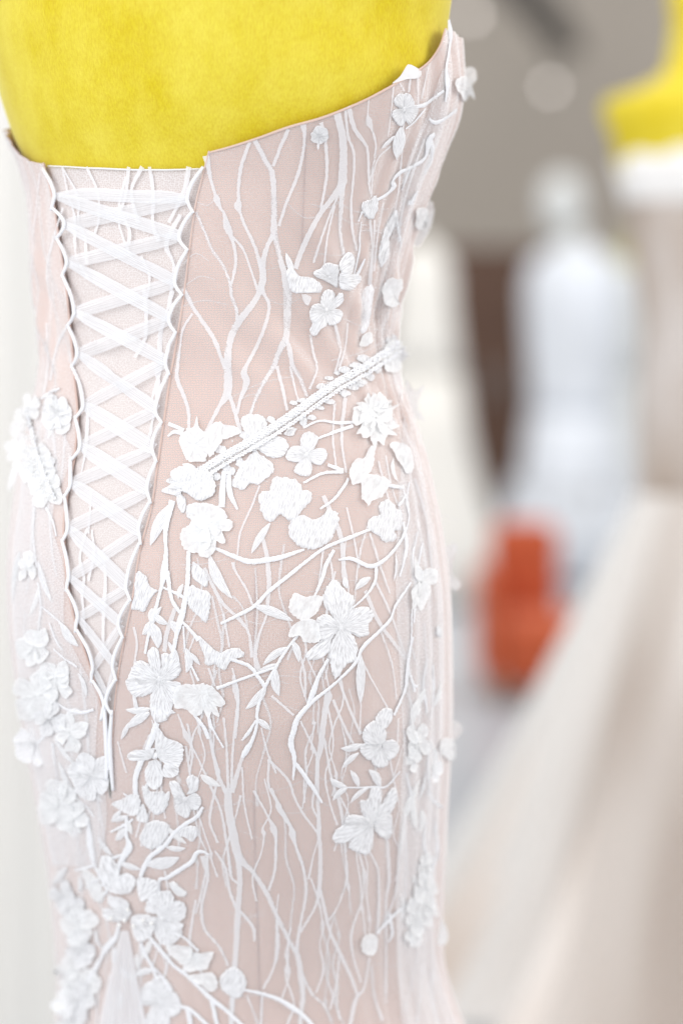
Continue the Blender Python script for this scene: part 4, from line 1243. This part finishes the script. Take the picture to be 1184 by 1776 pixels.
for off in (-9, -3, 7):
    for ph in (0, math.pi):
        braid(off, 2.6, 12, 3.6, .0022, ph + off, belt, BELT)
for k in range(26):
    f = k / 25
    i0 = int(f * 8.99)
    x = BELT[i0][0] + (BELT[i0 + 1][0] - BELT[i0][0]) * (f * 9 - i0)
    y = BELT[i0][1] + (BELT[i0 + 1][1] - BELT[i0][1]) * (f * 9 - i0)
    for sg in (-1, 1, 1):
        if rl.random() < .4:
            continue
        cx_, cy_ = x + sg * 7 + rl.uniform(-3, 3), y + sg * 15 + rl.uniform(-4, 5)
        ax, ay = rl.uniform(5, 12), rl.uniform(4, 8)
        patch('lace_scallop', [(cx_ - ax, cy_), (cx_ - ax * .4, cy_ - ay), (cx_ + ax * .6, cy_ - ay * .8), (cx_ + ax, cy_ + 1), (cx_ + ax * .3, cy_ + ay)], .0016, .0004, 0, M_emb, belt, .0006, 4.0, .12, .0002)
sp_ = []
for i, p in enumerate(spline(BELT, 3.2)):
    sp_.append((p[0] + random.uniform(-11, 11), p[1] + random.uniform(-12, 12)))
    if i % 2 == 0:
        sp_.append((p[0] + random.uniform(-15, 15), p[1] + random.uniform(-16, 16)))
tag(bead_mesh('bead_trim', sp_, 1.5, .0026, M_bead, belt), kind='stuff')
BELT2 = [(52, 712), (62, 760), (78, 812), (100, 868)]
belt2 = strand('belt', [(x, y, 8) for x, y in BELT2], .003, .0012, M_tag, dress, .06, 5, 4)
for off in (0,):
    for ph in (0, math.pi):
        braid(off, 2.6, 15, 4.8, .0026, ph + off, belt2, BELT2)
tag(bead_mesh('bead_trim', [(x + random.uniform(-13, 13), y + random.uniform(-3, 3)) for x, y in spline(BELT2, 3)], 2.2, .006, M_bead, belt2), kind='stuff')

piece(A6([(220, 540), (300, 470), (400, 460), (450, 540), (440, 620), (380, 660), (320, 660), (270, 620), (230, 600)]), .009)
piece(A6([(150, 470), (230, 430), (300, 440), (330, 500), (250, 540), (170, 530)]), .0095)
leaf((330, 838), (292, 846), 14, 0, .009)
leaf((345, 822), (318, 806), 12, 2, .009)

# ---- tulle godet let into the back of the skirt
v, uv = [], []
gu, gv = 60, 50
for j in range(gv):
    y = 1612 + (2330 - 1612) * (j / (gv - 1)) ** 1.3
    half = 7 + (y - 1612) * 0.21
    xc = 219 - (y - 1612) * 0.02
    for i in range(gu):
        f = i / (gu - 1) * 2 - 1
        p, n = surf(float(xc + f * half), float(y))
        g = (y - 1612) / 250
        v.append(p + n * (.002 + .0045 * min(1, g) * (0.5 + 0.5 * math.sin(f * 11 + 0.6 * math.sin(y * .02))) * (1 - f ** 4)))
        uv.append((f * .1, p.z))
mesh_obj('tulle_godet', v, grid_faces(gu, gv), M_godet, dress, uv)
print('edge t', math.degrees(tL(1.1)), math.degrees(tR(1.1)), math.degrees(tL(.9)))
print('dress objects', len(dress.children_recursive))

# ------------------------------------------------------------------ the shop behind
def box(name, lo, hi, material, parent=None, bev=0.0, kind=None):
    x0, y0, z0 = lo
    x1, y1, z1 = hi
    v = [(x0, y0, z0), (x1, y0, z0), (x1, y1, z0), (x0, y1, z0), (x0, y0, z1), (x1, y0, z1), (x1, y1, z1), (x0, y1, z1)]
    f = [(0, 3, 2, 1), (4, 5, 6, 7), (0, 1, 5, 4), (1, 2, 6, 5), (2, 3, 7, 6), (3, 0, 4, 7)]
    o = mesh_obj(name, v, f, material, parent, None, bev > 0)
    if bev:
        md = o.modifiers.new('bevel', 'BEVEL')
        md.width = bev
        md.segments = 4
    if kind:
        o['kind'] = kind
    return o


M_floor = mat('floor_tile', (0.50, 0.52, 0.55), 0.35)
color_noise(M_floor, 'Object', (3, 3, 3), (0.47, 0.50, 0.54), (0.55, 0.57, 0.60))
M_wall = mat('taupe_wall', (0.42, 0.38, 0.33), 0.9)
color_noise(M_wall, 'Object', (0.5, 0.5, 0.5), (0.41, 0.365, 0.315), (0.45, 0.405, 0.35))
M_white = sheer('drape_cloth', (0.88, 0.87, 0.84), 1.0, 0.4)
M_brown = mat('dark_wood', (0.115, 0.062, 0.042), 0.5)
color_noise(M_brown, 'Object', (3, 3, 30), (0.10, 0.053, 0.036), (0.135, 0.075, 0.05))
M_black = mat('black_metal', (0.12, 0.11, 0.10), 0.5)
M_orange = mat('orange_wool', (0.5, 0.09, 0.035), 0.85, 0.3, (1, .7, .5))
color_noise(M_orange, 'Object', (60, 60, 60), (0.50, 0.092, 0.036), (0.60, 0.125, 0.05))
M_wood = mat('beech_wood', (0.45, 0.28, 0.14), 0.5)
M_cream = mat('cream_satin', (0.84, 0.82, 0.77), 0.6, 0.3)
M_blue = mat('cool_white_satin', (0.76, 0.795, 0.85), 0.6, 0.3)
color_noise(M_blue, 'Object', (7, 7, 2.2), (0.66, 0.69, 0.73), (0.82, 0.86, 0.92), .4, .6)
M_manq = mat('white_mannequin', (0.72, 0.74, 0.73), 0.45)
M_lacew = mat('ivory_lace', (0.84, 0.83, 0.82), 0.8, 0.2)
M_skirt = mat('nude_lace_skirt', (0.60, 0.50, 0.43), 0.8, 0.2)
color_noise(M_skirt, 'UV', (9, 1.1, 1), (0.46, 0.36, 0.29), (0.80, 0.75, 0.71), 0.38, 0.62, 2)
M_nbod = mat('nude_lace_bodice', (0.60, 0.50, 0.44), 0.8, 0.2)
color_noise(M_nbod, 'Object', (9, 9, 4), (0.44, 0.36, 0.30), (0.60, 0.55, 0.52))

box('floor', (-8, -3, -0.2), (9, 18, 0.0), M_floor, kind='structure')
box('wall', (-8, 14.0, 0.0), (9, 14.2, 6.0), M_wall, kind='structure')

# white drape along the left
dr = empty('white_drape', (-1.6, 3.5, 0))
tag(dr, 'floor length white drape hanging in soft folds at the left, behind the lace dress', 'curtain')
v, uv = [], []
cu, cv = 200, 12
for j in range(cv):
    z = 0.02 + 3.4 * j / (cv - 1)
    for i in range(cu):
        x = -3.2 + 3.0 * i / (cu - 1)
        v.append((x, 3.5 + .03 * math.sin(x * 26 + .5 * math.sin(x * 7)) + .02 * math.sin(x * 61), z))
        uv.append((x, z))
mesh_obj('curtain_cloth', v, grid_faces(cu, cv), M_white, dr, uv)
v = []
lathe('curtain_rod', [(.02, -1.7), (.02, 1.7)], M_steel, dr, (0, 0, 0), 16)
rod = dr.children[-1]
rod.data.transform(__import__('mathutils').Matrix.Translation((-1.7, 3.5, 3.44)) @ __import__('mathutils').Matrix.Rotation(R(90), 4, 'Y'))

# ceiling track with two spotlights
tr = empty('spotlight_track', at(915, 50, 12.0))
tag(tr, 'dark ceiling track running back across the upper right', 'track')
a, b = at(868, -40, 10.6), at(985, 150, 13.6)
b.z = a.z
d = (b - a).normalized()
s = d.cross(UP).normalized()
vs = []
for p in (a, b):
    for sx, sz in ((-1, 0), (1, 0), (1, 1), (-1, 1)):
        vs.append(p + s * sx * .075 + UP * sz * .1)
mesh_obj('rail', vs, [(0, 1, 2, 3), (7, 6, 5, 4), (0, 4, 5, 1), (1, 5, 6, 2), (2, 6, 7, 3), (3, 7, 4, 0)], M_black, tr, smooth=False)
for f in (.15, .85):
    p = a + (b - a) * f
    lathe('hanging_rod', [(.008, .1), (.008, 3.2)], M_steel, tr, p, 10)
M_lamp = mat('lamp_glow', (0.8, 0.78, 0.75), 0.5, emit=(1.0, 0.93, 0.88), estr=2.4)
for k, (x, y, Y, lab) in enumerate(((818, 26, 11.6, 'spotlight nearest the top edge, hung left of the dark track'), (953, 151, 12.6, 'lower spotlight below the far end of the dark track'))):
    p = at(x, y, Y)
    sl = empty('spotlight', p)
    tag(sl, lab, 'spotlight', 'ceiling spotlights')
    dirv = (CAM - p).normalized()
    q = dirv.to_track_quat('Z', 'Y').to_matrix().to_4x4()
    hs = lathe('lamp_housing', [(.03, -.16), (.045, -.14), (.05, -.02), (.052, 0)], M_wall, sl, (0, 0, 0), 24)
    hs.data.transform(__import__('mathutils').Matrix.Translation(p) @ q)
    lm = lathe('lamp_lens', [(.022, .001), (.018, .006), (.006, .009)], M_lamp, sl, (0, 0, 0), 20)
    lm.data.transform(__import__('mathutils').Matrix.Translation(p) @ q)
    lathe('lamp_bracket', [(.007, .04), (.007, max(.1, a.z + .05 - p.z))], M_black, sl, p, 10)

# brown cabinet at the back
cb = empty('wood_cabinet', at(860, 570, 12.4))
tag(cb, 'dark brown wooden cabinet standing between the two far white gowns', 'cabinet')
zt = at(860, 428, 12.4).z
x0, x1 = at(770, 500, 12.4).x, at(945, 500, 12.4).x
box('carcass', (x0, 12.4, 0.06), (x1, 12.9, zt), M_brown, cb)
box('plinth', (x0 + .03, 12.43, 0.0), (x1 - .03, 12.88, .058), M_black, cb)
xm = (x0 + x1) / 2
for xa, xb in ((x0 + .012, xm - .004), (xm + .004, x1 - .012)):
    dd = box('door', (xa, 12.38, .08), (xb, 12.398, zt - .02), M_brown, cb)
    hx = xb - .05 if xa < xm - .2 else xa + .05
    box('handle', (hx - .008, 12.355, zt * .5), (hx + .008, 12.379, zt * .5 + .16), M_steel, dd)


def gown_fold(n, amp, seed):
    def f(t, k):
        return 1 + amp * (1 - k) * (math.sin(n * t + 1.5 * math.sin(t + seed)) * .6 + math.sin((n * 1.7) // 1 * t + seed) * .4)
    return f


# far centre gown on a white mannequin with a head
c = at(994, 570, 10.6)
c.z = 0
g = empty('evening_gown', c)
tag(g, 'cool white gown on the white mannequin, behind the orange chair', 'gown', 'gowns on display')
zc = lambda y: at(985, y, 10.6).z
lathe('skirt', [(.30, .03), (.29, .2), (.275, .45), (.25, zc(880)), (.22, zc(800)), (.20, zc(720))], M_blue, g, c, 72, gown_fold(11, .10, 1.0), 1.0, .8)
lathe('bodice', [(.198, zc(722)), (.19, zc(680)), (.20, zc(620)), (.215, zc(550)), (.22, zc(500)), (.19, zc(455)), (.10, zc(430))], M_blue, g, c, 48, None, 1.0, .62)
mq = empty('mannequin', c)
tag(mq, 'white mannequin with a smooth egg shaped head, wearing the cool white gown', 'mannequin')
lathe('torso', [(.09, zc(480)), (.10, zc(445)), (.06, zc(418)), (.052, zc(400))], M_manq, mq, c, 32, None, 1, .9)
lathe('head', [(.03, zc(405)), (.068, zc(395)), (.088, zc(370)), (.094, zc(350)), (.085, zc(325)), (.055, zc(308)), (.02, zc(303))], M_manq, mq, (c.x - .055, c.y, 0), 32, None, 1, 1.15)
lathe('stand_pole', [(.015, .02), (.015, zc(500))], M_steel, mq, c, 16)

# cream gown at the left of it
c = at(733, 570, 9.8)
c.z = 0
zc2 = lambda y: at(752, y, 9.8).z
g = empty('evening_gown', c)
tag(g, 'cream white long gown seen just past the waist of the lace dress', 'gown', 'gowns on display')
lathe('skirt', [(.32, .03), (.30, .25), (.235, zc2(850)), (.19, zc2(760)), (.16, zc2(650))], M_cream, g, c, 72, gown_fold(12, .08, 2.0), 1, .85)
lathe('bodice', [(.158, zc2(652)), (.14, zc2(590)), (.125, zc2(540)), (.12, zc2(480)), (.10, zc2(445)), (.05, zc2(425))], M_cream, g, c, 48, None, 1, .75)
h = empty('dress_form', c)
tag(h, 'cream dress form under the cream gown beside the brown cabinet', 'dress form')
lathe('torso', [(.09, zc2(640)), (.08, zc2(500)), (.05, zc2(440)), (.03, zc2(418)), (.02, zc2(412))], M_cream, h, c, 32)
lathe('stand_pole', [(.015, .02), (.015, zc2(640))], M_steel, h, c, 16)

# a third gown far back at the right
c = at(1098, 570, 11.6)
c.z = 0
zc3 = lambda y: at(1098, y, 11.6).z
g = empty('evening_gown', c)
tag(g, 'pale grey white gown far back, half hidden by the nude lace gown', 'gown', 'gowns on display')
lathe('skirt', [(.42, .03), (.36, .3), (.28, zc3(850)), (.20, zc3(740)), (.155, zc3(660))], M_manq, g, c, 72, gown_fold(10, .09, 3.0), 1, .85)
lathe('bodice', [(.153, zc3(662)), (.14, zc3(600)), (.16, zc3(530)), (.17, zc3(480)), (.14, zc3(462))], M_manq, g, c, 48, None, 1, .7)
h = empty('dress_form', c)
tag(h, 'small dull yellow dress form far back, above the pale grey white gown', 'dress form')
M_olive = mat('olive_velvet', (0.52, 0.48, 0.24), 0.8, 0.3)
lathe('torso', [(.10, zc3(640)), (.12, zc3(500)), (.13, zc3(458)), (.10, zc3(440)), (.05, zc3(428)), (.045, zc3(408)), (.02, zc3(402))], M_olive, h, c, 32, None, 1, .7)
lathe('stand_pole', [(.015, .02), (.015, zc3(640))], M_steel, h, c, 16)

# orange chair
ch = empty('chair', at(930, 1180, 7.4))
ch.location.z = 0
tag(ch, 'small orange upholstered chair standing on the floor between the gowns', 'chair')
Y0 = 7.4
X = lambda x: at(x, 1050, Y0).x
Zc = lambda y: at(920, y, Y0).z
box('backrest', (X(856), Y0 + .12, .05), (X(976), Y0 + .26, Zc(912)), M_orange, ch, .05)
box('seat', (X(856) + .004, Y0 - .26, .05), (X(1040), Y0 + .118, Zc(1062)), M_orange, ch, .045)
box('armrest', (X(846) - .03, Y0 - .24, .06), (X(856), Y0 + .22, Zc(985)), M_orange, ch, .03)
for lx in (X(862), X(1022)):
    for ly in (Y0 - .22, Y0 + .2):
        lathe('leg', [(.012, 0), (.018, .055)], M_wood, ch, (lx, ly, 0), 12)

# near right gown on a yellow form
DF = 4.1
c = at(1236, 570, DF)
c.z = 0
zr = lambda y: at(1200, y, DF).z
px = .000239 * DF
rf = empty('dress_form', c)
tag(rf, 'yellow velvet dress form at the right edge, wearing the nude lace gown', 'dress form', 'yellow velvet dress forms')
lathe('torso', [(120 * px, zr(620)), (112 * px, zr(520)), (135 * px, zr(400)), (165 * px, zr(300)), (178 * px, zr(240)), (196 * px, zr(195)), (190 * px, zr(172)), (130 * px, zr(152)), (90 * px, zr(128)), (80 * px, zr(90)), (76 * px, zr(40)), (84 * px, zr(-30)), (70 * px, zr(-60))], M_velvet, rf, c, 64, None, 1, .6)
lathe('stand_pole', [(.018, .02), (.018, zr(610))], M_steel, rf, c, 16)
lathe('stand_base', [(.16, .005), (.16, .02), (.03, .04)], M_steel, rf, c, 40)
g = empty('evening_gown', c)
tag(g, 'nude gown with ivory lace on the yellow dress form at the right edge', 'gown', 'gowns on display')
lathe('bodice', [(130 * px, zr(862)), (130 * px, zr(760)), (128 * px, zr(660)), (124 * px, zr(560)), (140 * px, zr(440)), (152 * px, zr(350))], M_nbod, g, c, 64, None, 1, .66, False)
lathe('neckline_trim', [(154 * px, zr(352)), (164 * px, zr(320)), (172 * px, zr(285)), (160 * px, zr(262)), (140 * px, zr(256))], M_lacew, g, c, 64, lambda t, k: 1 + .03 * math.sin(9 * t), 1, .66, False)
prof = []
for k in range(26):
    f = k / 25
    prof.append(((126 + 400 * (1 - f) + 70 * (1 - f) ** 6) * px, .015 + (zr(855) - .015) * f))
lathe('skirt', prof, M_skirt, g, c, 160, gown_fold(13, .10, .4), 1, .9, False)
lathe('tulle_overskirt', [(r + .006 + .012 * (1 - k / 25), z) for k, (r, z) in enumerate(prof)], M_gownnet, g, c, 160, gown_fold(7, .04, 1.4), 1, .9, False)
print('objects', len(S.objects))
